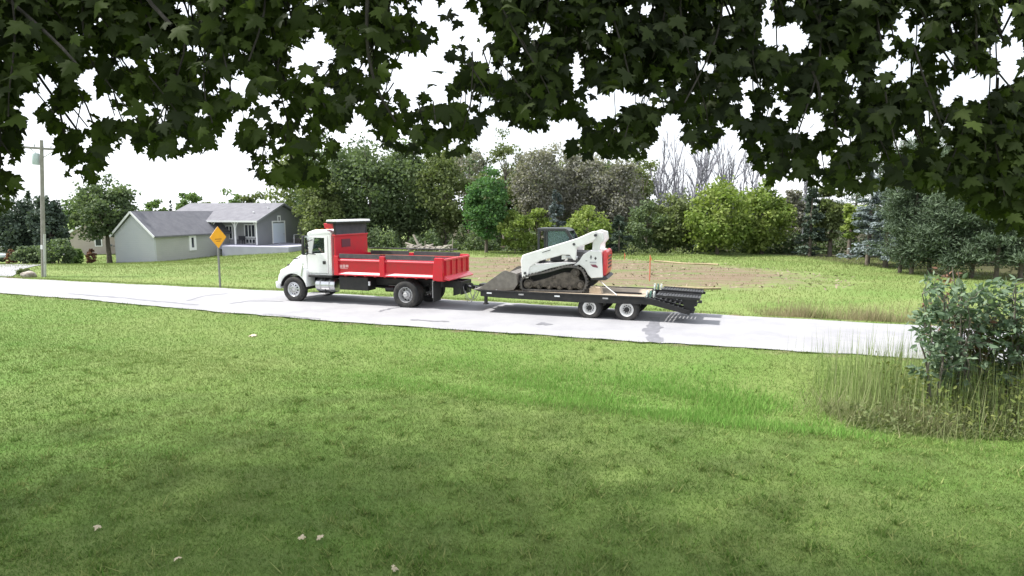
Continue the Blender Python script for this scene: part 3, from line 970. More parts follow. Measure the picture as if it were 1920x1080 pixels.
# tongue
tn = MB()
for s in (1, -1):
    tn.bar((X(-2.88), s*.62, .68), (X(-2.10), s*.06, .74), .09, .15)
tn.box(X(-2.15), X(-1.96), -.07, .07, .68, .82)
tn_o = tn.build("tongue", M_BLACK, trailer, .008)
MB().tube([(X(-1.94) + .07*math.cos(a), 0.07*math.sin(a), .78) for a in np.linspace(0, 2*math.pi, 17)], .022, 8).build("lunette_ring", M_STEEL, tn_o, smooth=40)
MB().box(X(-2.35), X(-2.75), -.20, .20, .76, .90).build("chain_box", M_BLACK, tn_o, .015)
for s in (1, -1):
    pts = [(X(-1.80) - t*.42, s*(.20 - .06*t), .62 - .34*math.sin(math.pi*t)) for t in np.linspace(0, 1, 13)]
    MB().tube(pts, .013, 6).build("safety_chain", M_STEEL, tn_o, smooth=40)
MB().tube([(X(-1.78) - t*.5, .33, .80 - .62*math.sin(math.pi*t)) for t in np.linspace(0, 1, 13)], .010, 6).build("brake_cable", mat("pale_cable", (.3, .3, .3), .6), tn_o, smooth=40)
for s in (1, -1):
    jk = MB(); jk.box(X(-2.93), X(-3.03), s*1.06, s*1.16, .34, .72); jk.box(X(-2.90), X(-3.06), s*1.02, s*1.20, .32, .345)
    jk.build("landing_leg", M_BLACK, trailer, .006)
for xx in (-6.62, -7.83):
    MB().tube([(X(xx), -1.0, .385), (X(xx), 1.0, .385)], .06, 10).build("axle", M_BLACK, trailer, smooth=40)
    for s in (1, -1):
        wheel(trailer, X(xx), s*1.09, .38, .385, .215, .225, s, M_WHEELW, 'white')
        wheel(trailer, X(xx), s*.84, .38, .385, .215, .225, s, M_WHEELW, 'white')
        MB().prism([(X(xx) - .5, .60), (X(xx), .46), (X(xx) + .5, .60), (X(xx) + .5, .64), (X(xx), .51), (X(xx) - .5, .64)], s*.50, s*.58).build("leaf_spring", M_BLACK, trailer)
# beaver tail and folded ramps
bt = MB()
for s in (1, -1):
    bt.prism([(X(-8.36), .80), (X(-8.36), .58), (X(-8.60), .58), (X(-9.66), .34), (X(-9.74), .36), (X(-9.74), .46), (X(-8.62), .78)], s*1.15, s*1.22)
    bt.prism([(X(-8.36), .78), (X(-8.36), .62), (X(-9.70), .35), (X(-9.70), .44)], s*.35, s*.42)
for t in np.linspace(.05, .98, 9):
    bt.box(X(-8.40 - 1.3*t) - .03, X(-8.40 - 1.3*t) + .03, -1.15, 1.15, .68 - .33*t, .735 - .33*t)
bt.box(X(-9.70), X(-9.78), -1.22, 1.22, .33, .47)
bt.build("beavertail", M_BLACK, trailer, .005)
for s in (1, -1):
    rp = MB()
    ya, yb = s*.34, s*1.17
    for y in (ya, yb):
        rp.bar((X(-8.74), y, .865), (X(-10.06), y, .815), .05, .085)
    for t in np.linspace(.02, .98, 15):
        rp.bar((X(-8.74 - 1.32*t), ya, .868 - .05*t), (X(-8.74 - 1.32*t), yb, .868 - .05*t), .075, .03)
    ro = rp.build("ramp", M_BLACK, trailer, .005)
    lg_ = MB()
    for y in (s*.45, s*1.08):
        lg_.prism([(X(-9.98), .80), (X(-9.84), .36), (X(-9.66), .36), (X(-9.52), .80)], y - .03, y + .03)
    lg_.box(X(-9.70), X(-9.90), ya, yb, .37, .42)
    lg_.build("ramp_foot", M_BLACK, ro, .006)
    MB().box(X(-10.02), X(-10.13), s*1.05, s*1.20, .70, .78).build("ramp_hook", M_BLACK, ro, .01)
    MB().box(X(-8.95), X(-9.05), s*1.176, s*1.185, .86, .90).build("reflector", M_LIGHT_W, ro)
    for i, (xx, c_) in enumerate(((-8.44, (.55, .62, .60)), (-8.55, (.12, .25, .20)), (-8.66, (.60, .64, .62)))):
        coil = [(X(xx) + .03*math.cos(a), s*1.02 + .03*math.sin(a), .80 + .20*a/(2*math.pi*6)) for a in np.linspace(0, 2*math.pi*6, 60)]
        MB().tube(coil, .011, 5).build("ramp_spring", mat("spring_%d" % i, c_, .45, metal=.3), trailer, smooth=40)
MB().box(X(-9.66), X(-9.70), -1.0, 1.0, .45, .62).build("tail_light_bar", M_BLACK, trailer, .01)

# wooden chock blocks behind the loader
chock = thing("wood_block", "pale wooden block wedged on the trailer deck behind the loader", "block", veh(-6.72, .62, .80), HEAD)
MB().prism([(-.22, 0), (.20, 0), (.20, .17), (.10, .23), (-.16, .22)], -.16, .16).build("block_body", mat("fresh_cut_pine", (.55, .45, .34), .85, col2=(.46, .36, .26), vscale=9, bump=.2), chock, .015)
MB().tube([(.02, -.18, .235), (.04, .18, .235)], .02, 6).build("rope_loop", mat("tan_rope", (.35, .28, .18), .9), chock, smooth=40)
bar_ = MB().bar((.0, 0, .025), (-.95, .10, .03), .05, .045)
pry = bar_.build("pry_bar", M_BLACK, None, .008)
pry.location = veh(-7.25, .35, .80); pry.rotation_euler = (0, 0, HEAD)
tag(pry, "long dark steel bar lying on the sandy trailer deck near the ramps", "bar")
# ------------------------------------------------------------------ tracked loader on the trailer
LX, LZ = -5.3, .80
loader = thing("track_loader", "white compact track loader with bucket down chained on the black trailer", "loader", veh(LX, 0, LZ), HEAD + math.radians(4))
def U(x, z): return (x - LX, z - LZ)
def P(*pts): return [U(*p) for p in pts]
M_LW = mat("white_loader_paint", (.80, .80, .80), .35, coat=.3, dirt=(.55, .52, .48), dirt_amt=.35, dscale=4)
M_MUD = mat("track_mud", (.075, .066, .056), .95, col2=(.15, .13, .11), vscale=8, bump=.5, bscale=25)
M_TRK = mat("track_rubber", (.075, .072, .07), .9, dirt=(.22, .20, .175), dirt_amt=.85, dscale=5, bump=.3)
M_BUCKET = mat("worn_bucket_steel", (.16, .145, .13), .6, metal=.4, col2=(.24, .22, .20), vscale=5, dirt=(.30, .27, .23), dirt_amt=.5, dscale=6)
M_ORANGE = mat("orange_red_tailgate", (.68, .045, .06), .4, coat=.3, dirt=(.66, .25, .22), dirt_amt=.35, dscale=5)
M_DGREY = mat("dark_loader_grey", (.045, .045, .05), .6)
# tracks
def round_loop(pts, n=6):
    """smooth closed loop through a polygon with rounded corners"""
    out = []
    m_ = len(pts)
    for i in range(m_):
        p0, p1, p2 = Vector(pts[i-1]), Vector(pts[i]), Vector(pts[(i+1) % m_])
        r = .42
        a, b = p1.lerp(p0, r), p1.lerp(p2, r)
        for t in np.linspace(0, 1, n):
            out.append(a*(1-t)**2 + p1*2*t*(1-t) + b*t*t)
    return out
trk_poly = P((-4.10, 1.30), (-4.12, .82), (-4.5, .815), (-5.9, .815), (-6.30, .83), (-6.42, 1.22), (-6.22, 1.66), (-5.70, 1.72), (-5.1, 1.52))
loop = round_loop(trk_poly)
cen = sum((Vector((p.x, p.y)) for p in loop), Vector((0, 0))) / len(loop)
for s in (1, -1):
    ya, yb = s*.47, s*.89
    tr = MB()
    n = len(loop)
    vv, ff = [], []
    for i, p in enumerate(loop):
        t = (loop[(i+1) % n] - loop[i-1]).normalized()
        nr = Vector((t.y, -t.x))
        if (p - cen).dot(nr) < 0: nr = -nr
        q = p - nr*.055
        for (w, y) in ((p, ya), (p, yb), (q, yb), (q, ya)):
            vv.append((w.x, y, w.y))
    for i in range(n):
        j = (i+1) % n
        for a in range(4):
            b = (a+1) % 4
            ff.append((4*i+a, 4*i+b, 4*j+b, 4*j+a))
    tr._add(vv, ff)
    to = tr.build("track", M_TRK, loader, smooth=60)
    # lugs around the belt, real raised bars
    acc, last = 0, loop[0]
    lug = MB()
    for i in range(n):
        p, pn = loop[i], loop[(i+1) % n]
        d = (pn - p); L = d.length
        k0 = 0
        while acc < L:
            c_ = p + d*(acc/L)
            t = d.normalized(); nr = Vector((t.y, -t.x))
            if (c_ - cen).dot(nr) < 0: nr = -nr
            e = c_ + nr*.016
            if e.y > .012:
                lug.bar((e.x, ya, e.y), (e.x, yb, e.y), .05, .03, up=(nr.x, 0, nr.y))
            acc += .105
        acc -= L
    lug.build("tread", M_TRK, to)
    # track frame with rollers, idlers, sprocket
    MB().prism(P((-4.35, 1.08), (-4.45, .95), (-6.05, .95), (-6.2, 1.12), (-6.02, 1.45), (-5.6, 1.48), (-4.9, 1.22)), s*.56, s*.80).build("track_frame", M_MUD, to, .02)
    for (xx, zz, r) in ((-4.37, 1.04, .165), (-6.16, 1.06, .16), (-5.98, 1.47, .155), (-4.75, .965, .095), (-5.10, .965, .095), (-5.45, .965, .095), (-5.80, .965, .095), (-5.25, 1.30, .07)):
        u = U(xx, zz)
        MB().lathe([(0, .20), (r*.55, .20), (r*.6, .15), (r*.9, .17), (r, .14), (r, -.1), (0, -.1)], (u[0], s*.66, u[1]), 20, flip=s).build("roller" if r < .12 else "idler", M_MUD, to, smooth=40)
# main frame, fenders
MB().prism(P((-4.35, .98), (-6.55, 1.02), (-6.80, 1.32), (-6.80, 1.75), (-4.40, 1.75)), -.46, .46).build("main_frame", M_DGREY, loader, .02)
for s in (1, -1):
    MB().prism(P((-4.40, 1.34), (-4.42, 1.70), (-5.60, 1.80), (-5.98, 1.78), (-5.70, 1.73), (-5.15, 1.60)), s*.465, s*.845).build("fender", M_LW, loader, .02)
    # rear body side panel with decals
    rb = MB().prism(P((-5.86, 1.66), (-6.10, 1.86), (-6.24, 2.08), (-6.46, 2.22), (-6.84, 2.20), (-6.90, 1.34), (-6.52, 1.30), (-6.40, 1.42), (-6.30, 1.60), (-6.12, 1.74)), s*.50, s*.82).build("rear_panel", M_LW, loader, .02)
    dc = MB()
    for poly in (((-6.46, 1.98), (-6.50, 2.08), (-6.54, 1.98)), ((-6.47, 1.96), (-6.50, 1.92), (-6.53, 1.96)), ((-6.61, 1.96), (-6.65, 2.02), (-6.69, 1.96), (-6.65, 1.90))):
        dc.prism(P(*poly), s*.8205, s*.8235)
    dc.build("emblem", M_DGREY, rb)
    MB().prism(P((-6.46, 1.80), (-6.46, 1.85), (-6.68, 1.85), (-6.68, 1.80)), s*.8205, s*.8235).build("model_decal", mat("grey_decal", (.42, .42, .45), .5), rb)
    MB().prism(P((-6.48, 1.76), (-6.66, 1.76), (-6.74, 1.68), (-6.72, 1.65), (-6.56, 1.68)), s*.8205, s*.8235).build("swoosh_decal", mat("maroon_decal", (.22, .06, .10), .5), rb)
    MB().prism(P((-6.32, 1.865), (-6.32, 1.885), (-6.38, 1.885), (-6.38, 1.865)), s*.8205, s*.8235).build("latch", M_DGREY, rb)
    # rear tower and lift arm
    MB().prism(P((-6.52, 2.18), (-6.56, 2.80), (-6.64, 2.86), (-6.86, 2.80), (-6.90, 2.55), (-6.78, 2.40), (-6.78, 2.18)), s*.60, s*.74).build("arm_tower", M_LW, loader, .02)
    arm = MB().prism(P((-6.66, 2.86), (-6.54, 2.84), (-6.05, 2.62), (-4.34, 2.08), (-4.18, 2.02), (-4.12, 1.84), (-4.17, 1.26), (-4.38, 1.24), (-4.44, 1.62), (-4.78, 1.84), (-5.55, 2.06), (-5.80, 2.06), (-5.92, 1.90), (-6.00, 1.88), (-6.02, 2.30), (-6.52, 2.50), (-6.64, 2.60)), s*.745, s*.88).build("lift_arm", M_LW, loader, .025)
    MB().prism(P((-4.86, 2.115), (-4.88, 2.145), (-5.16, 2.235), (-5.14, 2.20)), s*.8805, s*.8835).build("arm_lettering", M_DGREY, arm)
    for (xx, zz) in ((-6.64, 2.72), (-4.28, 1.42), (-5.94, 2.42)):
        u = U(xx, zz)
        MB().tube([(u[0], s*.74, u[1]), (u[0], s*.90, u[1])], .045, 12).build("pivot_pin", M_DGREY, arm, smooth=40)
    a, b, c_ = U(-6.45, 1.72), U(-5.95, 2.02), U(-5.72, 2.13)
    MB().tube([(a[0], s*.66, a[1]), (b[0], s*.70, b[1])], .055, 12).build("lift_cylinder", M_DGREY, loader, smooth=40)
    a2 = U(-5.50, 2.02)
    cyl = MB().tube([(U(-6.05, 1.97)[0], s*.80, U(-6.05, 1.97)[1]), (U(-5.66, 2.0)[0], s*.80, U(-5.66, 2.0)[1])], .05, 12).build("link_rod", M_ALU, loader, smooth=40)
    MB().prism(P((-5.52, 1.90), (-5.52, 2.05), (-5.66, 2.06), (-5.70, 1.92)), s*.74, s*.84).build("link_bracket", M_LW, loader, .015)
    MB().tube([(U(-4.44, 1.50)[0], s*.40, U(-4.44, 1.50)[1]), (U(-4.10, 1.05)[0], s*.40, U(-4.10, 1.05)[1])], .04, 10).build("tilt_cylinder", M_ALU, loader, smooth=40)
MB().box(U(-4.2, 0)[0], U(-4.35, 0)[0], -.75, .75, U(0, 1.45)[1], U(0, 1.62)[1]).build("cross_tube", M_LW, loader, .02)
# engine cover and red tailgate
MB().prism(P((-5.75, 1.75), (-5.80, 2.16), (-6.80, 2.12), (-6.86, 1.70)), -.50, .50).build("engine_cover", M_DGREY, loader, .03)
tgt = MB().prism(P((-6.885, 1.38), (-6.88, 2.20), (-6.96, 2.23), (-7.02, 2.16), (-7.02, 1.52), (-6.97, 1.38)), -.64, .72).build("tailgate", M_ORANGE, loader, .03, smooth=40)
for z in (1.62, 1.74, 1.86, 1.98):
    MB().box(U(-7.018, 0)[0], U(-7.035, 0)[0], -.42, .42, U(0, z)[1], U(0, z + .05)[1]).build("louvre", M_DGREY, tgt)
for s in (1, -1):
    MB().box(U(-7.01, 0)[0], U(-7.035, 0)[0], s*.48, s*.60, U(0, 1.95)[1], U(0, 2.08)[1]).build("tail_lamp", M_LIGHT_R, tgt, .01)
MB().prism(P((-6.50, 1.24), (-6.98, 1.24), (-7.08, 1.30), (-7.0, 1.37), (-6.50, 1.33)), -.78, .80).build("rear_bumper", M_DGREY, loader, .015)
# cab: posts, roof, glass, seat
M_CABP = mat("cab_post_black", (.030, .033, .036), .5)
CW = .50
cabf = MB()
for s in (1, -1):
    cabf.bar((*[U(-4.66, 1.75)[0]], s*CW, U(0, 1.75)[1]), (U(-4.66, 0)[0], s*CW, U(0, 2.88)[1]), .07, .07)
    cabf.bar((U(-5.72, 0)[0], s*CW, U(0, 1.75)[1]), (U(-5.78, 0)[0], s*CW, U(0, 2.62)[1]), .08, .12)
    cabf.bar((U(-5.78, 0)[0], s*CW, U(0, 2.60)[1]), (U(-5.62, 0)[0], s*CW, U(0, 2.86)[1]), .08, .10)
    cabf.bar((U(-4.66, 0)[0], s*CW, U(0, 2.86)[1]), (U(-5.62, 0)[0], s*CW, U(0, 2.88)[1]), .07, .07)
    cabf.bar((U(-4.66, 0)[0], s*CW, U(0, 2.06)[1]), (U(-5.74, 0)[0], s*CW, U(0, 2.06)[1]), .05, .06)
    cabf.bar((U(-4.95, 0)[0], s*CW, U(0, 2.06)[1]), (U(-4.95, 0)[0], s*CW, U(0, 2.86)[1]), .05, .05)
cabf.box(U(-4.66, 0)[0], U(-4.70, 0)[0], -CW, CW, U(0, 1.62)[1], U(0, 1.95)[1])
cabf.box(U(-5.70, 0)[0], U(-5.78, 0)[0], -CW, CW, U(0, 1.75)[1], U(0, 2.2)[1])
cab_l = cabf.build("cab", M_CABP, loader, .01)
MB().prism(P((-4.60, 2.88), (-4.62, 2.93), (-5.55, 2.935), (-5.72, 2.84), (-5.66, 2.82), (-5.5, 2.885)), -CW - .03, CW + .03).build("roof", M_CABP, cab_l, .02)
for s in (1, -1):
    MB().prism(P((-4.98, 2.09), (-4.98, 2.83), (-5.60, 2.83), (-5.72, 2.62), (-5.70, 2.09)), s*CW - .006, s*CW + .006).build("side_window", glass_mat("loader_glass", (.16, .24, .25), .06, .45), cab_l)
MB().box(U(-5.74, 0)[0], U(-5.75, 0)[0], -CW + .05, CW - .05, U(0, 2.2)[1], U(0, 2.72)[1]).build("rear_window", glass_mat("loader_glass", (.16, .24, .25), .06, .45), cab_l)
ls = MB(); ls.box(U(-5.0, 0)[0], U(-5.45, 0)[0], -.25, .25, U(0, 1.78)[1], U(0, 1.98)[1]); ls.box(U(-5.38, 0)[0], U(-5.52, 0)[0], -.25, .25, U(0, 1.95)[1], U(0, 2.5)[1])
ls.build("seat", M_SEAT, cab_l, .04)
# bucket
bk = MB()
sidep = P((-2.62, .825), (-3.50, 1.46), (-3.60, 1.50), (-3.98, 1.40), (-4.04, 1.05), (-3.90, .84), (-3.6, .815))
for s in (1, -1):
    bk.prism(sidep, s*.94, s*.97)
prof = [(-2.60, .815), (-3.6, .812), (-3.88, .85), (-4.02, 1.05), (-3.96, 1.38), (-3.80, 1.44)]
inner = [(x + .0, z + .03) if i < 2 else (x + .035, z + .01) for i, (x, z) in enumerate(prof)]
bk.prism(P(*prof, *inner[::-1]), -.94, .94)
bko = bk.build("bucket", M_BUCKET, loader, .006)
MB().prism(P((-2.44, .812), (-2.72, .812), (-2.72, .84)), -.97, .97).build("cutting_edge", M_BUCKET, bko)
MB().prism(P((-4.02, .95), (-4.12, .95), (-4.20, 1.30), (-4.0, 1.36)), -.55, .55).build("quick_coupler", M_DGREY, bko, .015)
# a heap of loose earth in the bucket
he = MB()
hx = np.linspace(-2.85, -3.92, 9); hy = np.linspace(-.90, .90, 13)
hv = [(x - LX, y, .85 - LZ + .40*max(0, 1 - ((x + 3.55)/.62)**2)**.8 * (1 - .35*abs(y)) + random.uniform(-.02, .025)) for x in hx for y in hy]
hf = [(i*13 + j, i*13 + j + 1, (i+1)*13 + j + 1, (i+1)*13 + j) for i in range(8) for j in range(12)]
he._add(hv, hf); he.build("loose_earth", M_MUD, bko, smooth=60)
# tie-down chains
for (a, b) in (((-6.75, .55, 1.28), (-7.5, 1.1, .83)), ((-4.3, .42, 1.0), (-3.35, 1.12, .83))):
    MB().tube([veh(*a) - Vector((0, 0, 0)), veh((a[0]+b[0])/2, (a[1]+b[1])/2, (a[2]+b[2])/2 - .02), veh(*b)], .014, 6).build("tie_down_chain", M_STEEL)
chs = [o for o in COL.objects if o.name.startswith("tie_down_chain")]
tag(chs[0], "steel tie-down chain from the loader's rear to the trailer deck", "chain")
tag(chs[1], "steel tie-down chain beside the loader's bucket on the trailer", "chain")

# ------------------------------------------------------------------ driver
def skin_body(name, joints, edges, root, subdiv=2):
    me_ = bpy.data.meshes.new(name)
    me_.from_pydata([j[0] for j in joints], edges, [])
    ob = bpy.data.objects.new(name, me_)
    COL.objects.link(ob)
    md = ob.modifiers.new("skin", 'SKIN')
    for i, j in enumerate(joints):
        r = j[1]
        me_.skin_vertices[0].data[i].radius = (r, r) if not hasattr(r, '__len__') else r
        me_.skin_vertices[0].data[i].use_root = (i == root)
    md.use_smooth_shade = True
    sb = ob.modifiers.new("sub", 'SUBSURF'); sb.levels = subdiv; sb.render_levels = subdiv
    dg = bpy.context.evaluated_depsgraph_get()
    res = bpy.data.meshes.new_from_object(ob.evaluated_get(dg))
    ob.modifiers.clear()
    ob.data = res
    return ob
px0 = 3.62
J = [((px0, .50, 1.60), (.17, .15)), ((px0 + .0, .50, 1.80), (.16, .13)), ((px0 - .02, .50, 2.02), (.18, .12)), ((px0, .50, 2.14), (.07, .07)),
     ((px0 + .03, .50, 2.22), (.065, .065)), ((px0 + .05, .50, 2.32), (.10, .095)), ((px0 + .06, .50, 2.41), (.085, .08)),
     ((px0 - .02, .70, 2.06), (.075, .075)), ((px0 + .06, .84, 1.90), (.055, .055)), ((px0 + .16, .88, 1.945), (.045, .045)), ((px0 + .36, .72, 2.02), (.034, .034)),
     ((px0 - .02, .30, 2.06), (.075, .075)), ((px0 + .06, .20, 1.86), (.055, .055)), ((px0 + .24, .28, 1.92), (.042, .042)), ((px0 + .36, .32, 2.0), (.034, .034)),
     ((px0 + .02, .62, 1.58), (.10, .10)), ((px0 + .42, .64, 1.62), (.075, .075)), ((px0 + .52, .64, 1.25), (.055, .055)), ((px0 + .66, .64, 1.18), (.04, .05)),
     ((px0 + .02, .38, 1.58), (.10, .10)), ((px0 + .42, .36, 1.62), (.075, .075)), ((px0 + .52, .36, 1.25), (.055, .055)), ((px0 + .66, .36, 1.18), (.04, .05)),
     ((px0 + .155, .50, 2.325), (.022, .02))]
E_ = [(0,1),(1,2),(2,3),(3,4),(4,5),(5,6),(2,7),(7,8),(8,9),(9,10),(2,11),(11,12),(12,13),(13,14),(0,15),(15,16),(16,17),(17,18),(0,19),(19,20),(20,21),(21,22),(5,23)]
# hands: palm and five bent fingers each, closed on the wheel rim
for (w, sgn) in ((10, 1), (14, -1)):
    wp = Vector(J[w][0])
    palm = wp + Vector((.06, -.02*sgn, .03))
    J.append((tuple(palm), (.028, .028))); pi_ = len(J) - 1; E_.append((w, pi_))
    for k in range(4):
        off = Vector((.035, .0, .03 - .022*k))
        k1 = palm + off + Vector((.01, -.012*sgn, 0)); k2 = k1 + Vector((.028 - .004*abs(k - 1), -.018*sgn, -.004)); k3 = k2 + Vector((-.004, -.022*sgn, -.006))
        a = len(J)
        for q in (k1, k2, k3): J.append((tuple(q), (.0095, .0095)))
        E_ += [(pi_, a), (a, a + 1), (a + 1, a + 2)]
    t1 = palm + Vector((-.005, -.02*sgn, .03)); t2 = t1 + Vector((.02, -.018*sgn, .012))
    a = len(J); J.append((tuple(t1), (.011, .011))); J.append((tuple(t2), (.0095, .0095))); E_ += [(pi_, a), (a, a + 1)]
person = skin_body("person", J, E_, 0)
person.location = veh(0, 0); person.rotation_euler = (0, 0, HEAD)
tag(person, "driver in a dark shirt sitting at the wheel inside the white cab", "person")
M_SKIN = mat("skin", (.55, .33, .25), .55)
M_SHIRT = mat("dark_shirt_cloth", (.035, .04, .06), .9)
M_JEANS = mat("jeans_cloth", (.05, .07, .12), .9)
M_HAIR = mat("brown_hair", (.04, .025, .015), .8)
person.data.materials.clear()
for m_ in (M_SHIRT, M_SKIN, M_JEANS, M_HAIR): person.data.materials.append(m_)
for p in person.data.polygons:
    c = p.center
    forearm = (c.x > px0 + .10 and c.z > 1.80)
    if c.z > 2.15 or forearm: p.material_index = 1
    elif c.z < 1.70: p.material_index = 2
    if c.z > 2.36 or (c.z > 2.27 and c.x < px0 + .0): p.material_index = 3
# ------------------------------------------------------------------ house across the road
HA = math.radians(15)
hc = at_y(484, 461, 65.0)
HB = hc.z
house = thing("house", "long grey gabled house with white-posted porch and garage wing across the road", "house", (hc.x, hc.y, HB), -HA)
def to_house(p):
    d = p - hc
    return Vector((d.x*math.cos(HA) - d.y*math.sin(HA), d.x*math.sin(HA) + d.y*math.cos(HA), d.z))
def house_px_wall(px, py, axis, val):
    """local point where the pixel's ray meets the house-frame plane axis=val"""
    o = to_house(Vector((0, 0, CAM_H)))
    d = ray(px, py)
    d = Vector((d.x*math.cos(HA) - d.y*math.sin(HA), d.x*math.sin(HA) + d.y*math.cos(HA), d.z))
    t = (val - o[axis]) / d[axis]
    return o + d*t
def siding(name, col, col2):
    m = mat(name, col, .75, col2=col2, vscale=.6)
    nt = m.node_tree
    tc = nt.nodes.new("ShaderNodeTexCoord"); wv = nt.nodes.new("ShaderNodeTexWave"); wv.bands_direction = 'Z'; wv.wave_profile = 'SAW'
    wv.inputs['Scale'].default_value = 1.6
    bp = nt.nodes.new("ShaderNodeBump"); bp.inputs['Strength'].default_value = .5; bp.inputs['Distance'].default_value = .03
    nt.links.new(tc.outputs['Object'], wv.inputs['Vector']); nt.links.new(wv.outputs['Fac'], bp.inputs['Height'])
    nt.links.new(bp.outputs['Normal'], nt.nodes["Principled BSDF"].inputs['Normal'])
    return m
M_SDK = siding("dark_grey_siding", (.205, .21, .235), (.235, .24, .26))
M_SLT = siding("light_grey_siding", (.44, .46, .50), (.48, .49, .52))
M_STN = siding("greige_siding", (.36, .365, .355), (.40, .40, .385))
M_ROOF = mat("grey_shingles", (.130, .130, .150), .9, col2=(.165, .165, .185), vscale=1.5, bump=.4, bscale=12, dirt=(.10, .10, .115), dirt_amt=.6, dscale=5)
M_TRIM = mat("white_trim", (.80, .80, .82), .5)
M_PANE = mat("dark_window_pane", (.03, .035, .045), .08, spec=.8)
GW = 8.2
EAVE = 2.6
apex = house_px_wall(527, 384, 0, 0.0)
GW = max(6.0, min(apex.y*2, 10.5))
RIDGE = max(4.2, apex.z)
lw = house_px_wall(360, 388, 1, GW/2)
HL = max(9.0, min(-lw.x, 16.0))
# main block
MB().prism([(0, -.4), (GW, -.4), (GW, EAVE), (GW/2, RIDGE - .12), (0, EAVE)], -.2, 0, plane='yz').build("gable_wall", M_SDK, house)
MB().prism([(0, -.4), (GW, -.4), (GW, EAVE), (GW/2, RIDGE - .12), (0, EAVE)], -HL, -HL + .2, plane='yz').build("rear_gable_wall", M_SDK, house)
PD = 1.5
fw_ = MB().box(-HL + .2, -.2, PD, PD + .15, -.4, EAVE + .35).build("front_wall", siding("porch_wall_siding", (.30, .30, .32), (.34, .34, .35)), house)
MB().box(-HL + .2, -.2, GW - .15, GW, -.4, EAVE).build("back_wall", M_SDK, house)
MB().box(-HL + .2, -.2, -.1, PD, -.4, .10).build("porch_floor", M_CONC, house)
MB().box(-HL + .2, -.2, 0.02, PD, EAVE - .12, EAVE - .05).build("porch_ceiling", M_TRIM, house)
rf = MB().prism([(-.45, EAVE - .20), (GW/2, RIDGE), (GW + .45, EAVE - .20), (GW + .45, EAVE - .06), (GW/2, RIDGE + .16), (-.45, EAVE - .06)], -HL - .3, .35, plane='yz').build("roof", M_ROOF, house)
for ysgn in (0, 1):
    y0, y1 = (-.47, GW/2) if ysgn == 0 else (GW + .47, GW/2)
    MB().bar((.375, y0, EAVE - .15), (.375, y1, RIDGE + .07), .05, .20, up=(0, 0, 1)).build("rake_board", M_SDK, rf)
MB().box(-HL - .3, .36, -.50, -.452, EAVE - .22, EAVE - .06).build("fascia", M_TRIM, rf)
for (xx, yy) in ((-.8, GW/2 + .2), (-2.0, GW/2 + .4), (-.5, 2.6), (-1.4, 1.4)):
    zz = RIDGE + .15 - abs(yy - GW/2) * (RIDGE - EAVE + .2) / (GW/2 + .45)
    MB().lathe([(.05, -.1), (.05, .0), (.09, .01), (.09, .06), (0, .08)], (0, 0, 0), 10).build("roof_vent", M_TRIM, rf).matrix_local = Matrix.Translation((xx, yy, zz + .12)) @ Matrix.Rotation(math.pi/2, 4, 'X')
# raised concrete terrace before the porch and the gable door
MB().box(house_px_wall(416, 468, 1, -1.6).x, 4.6, -1.6, -.12, -2.0, .04).build("terrace", M_CONC, house, .03)
MB().box(-.0 + .004, 4.6, -.118, GW*.55, -2.0, .035).build("terrace", M_CONC, house, .03)
# porch posts with curved braces
p1 = house_px_wall(441.5, 445, 1, .05).x
for xx in (-.12, p1, p1*2 - .1):
    MB().box(xx - .07, xx + .07, -.02, .12, .10, EAVE - .14).build("porch_post", M_TRIM, house, .01)
    for s in (1, -1):
        if xx > -.2 and s > 0: continue
        MB().tube([(xx + s*.06, .05, 1.75), (xx + s*.16, .05, 2.1), (xx + s*.42, .05, EAVE - .16)], .05, 6).build("brace", M_TRIM, house)
MB().box(p1*2 - .4, .0, -.04, .14, EAVE - .24, EAVE - .121).build("porch_beam", M_TRIM, house)
# porch windows on the recessed wall
def window(parent, x0, x1, z0, z1, y, axis='y', sgn=-1, mull=1, fw=.10, depth=.05):
    """window on a wall plane: frame parts and one pane object per light"""
    def bx(a0, a1, b0, b1, t0, t1):
        m_ = MB()
        if axis == 'y': m_.box(a0, a1, y + sgn*t0, y + sgn*t1, b0, b1)
        else: m_.box(y + sgn*t0, y + sgn*t1, a0, a1, b0, b1)
        return m_
    f = MB()
    for q in ((x0, x1, z1 - fw, z1), (x0, x1, z0, z0 + fw), (x0, x0 + fw, z0 + fw, z1 - fw), (x1 - fw, x1, z0 + fw, z1 - fw)):
        s_ = bx(*q, .003, depth + .003); f._add(s_.v, s_.f)
    wdt = (x1 - x0 - 2*fw) / mull
    for k in range(1, mull):
        c_ = x0 + fw + k*wdt
        s_ = bx(c_ - .04, c_ + .04, z0 + fw, z1 - fw, .003, depth - .002); f._add(s_.v, s_.f)
    fo = f.build("window", M_TRIM, parent)
    for k in range(mull):
        a0 = x0 + fw + k*wdt + (.04 if k else 0); a1 = x0 + fw + (k+1)*wdt - (.04 if k < mull - 1 else 0)
        bx(a0, a1, z0 + fw, z1 - fw, .004, .015).build("pane", M_PANE, fo)
    return fo
wa, wb = house_px_wall(459, 445, 1, PD).x, house_px_wall(480, 445, 1, PD).x
window(house, wa, wb, .75, 2.15, PD, mull=3)
window(house, wa + .1, wb - .05, .14, .62, PD, mull=3, fw=.05)
wa2, wb2 = house_px_wall(424, 445, 1, PD).x, house_px_wall(437, 445, 1, PD).x
window(house, wa2, wb2, .55, 2.0, PD, mull=2)
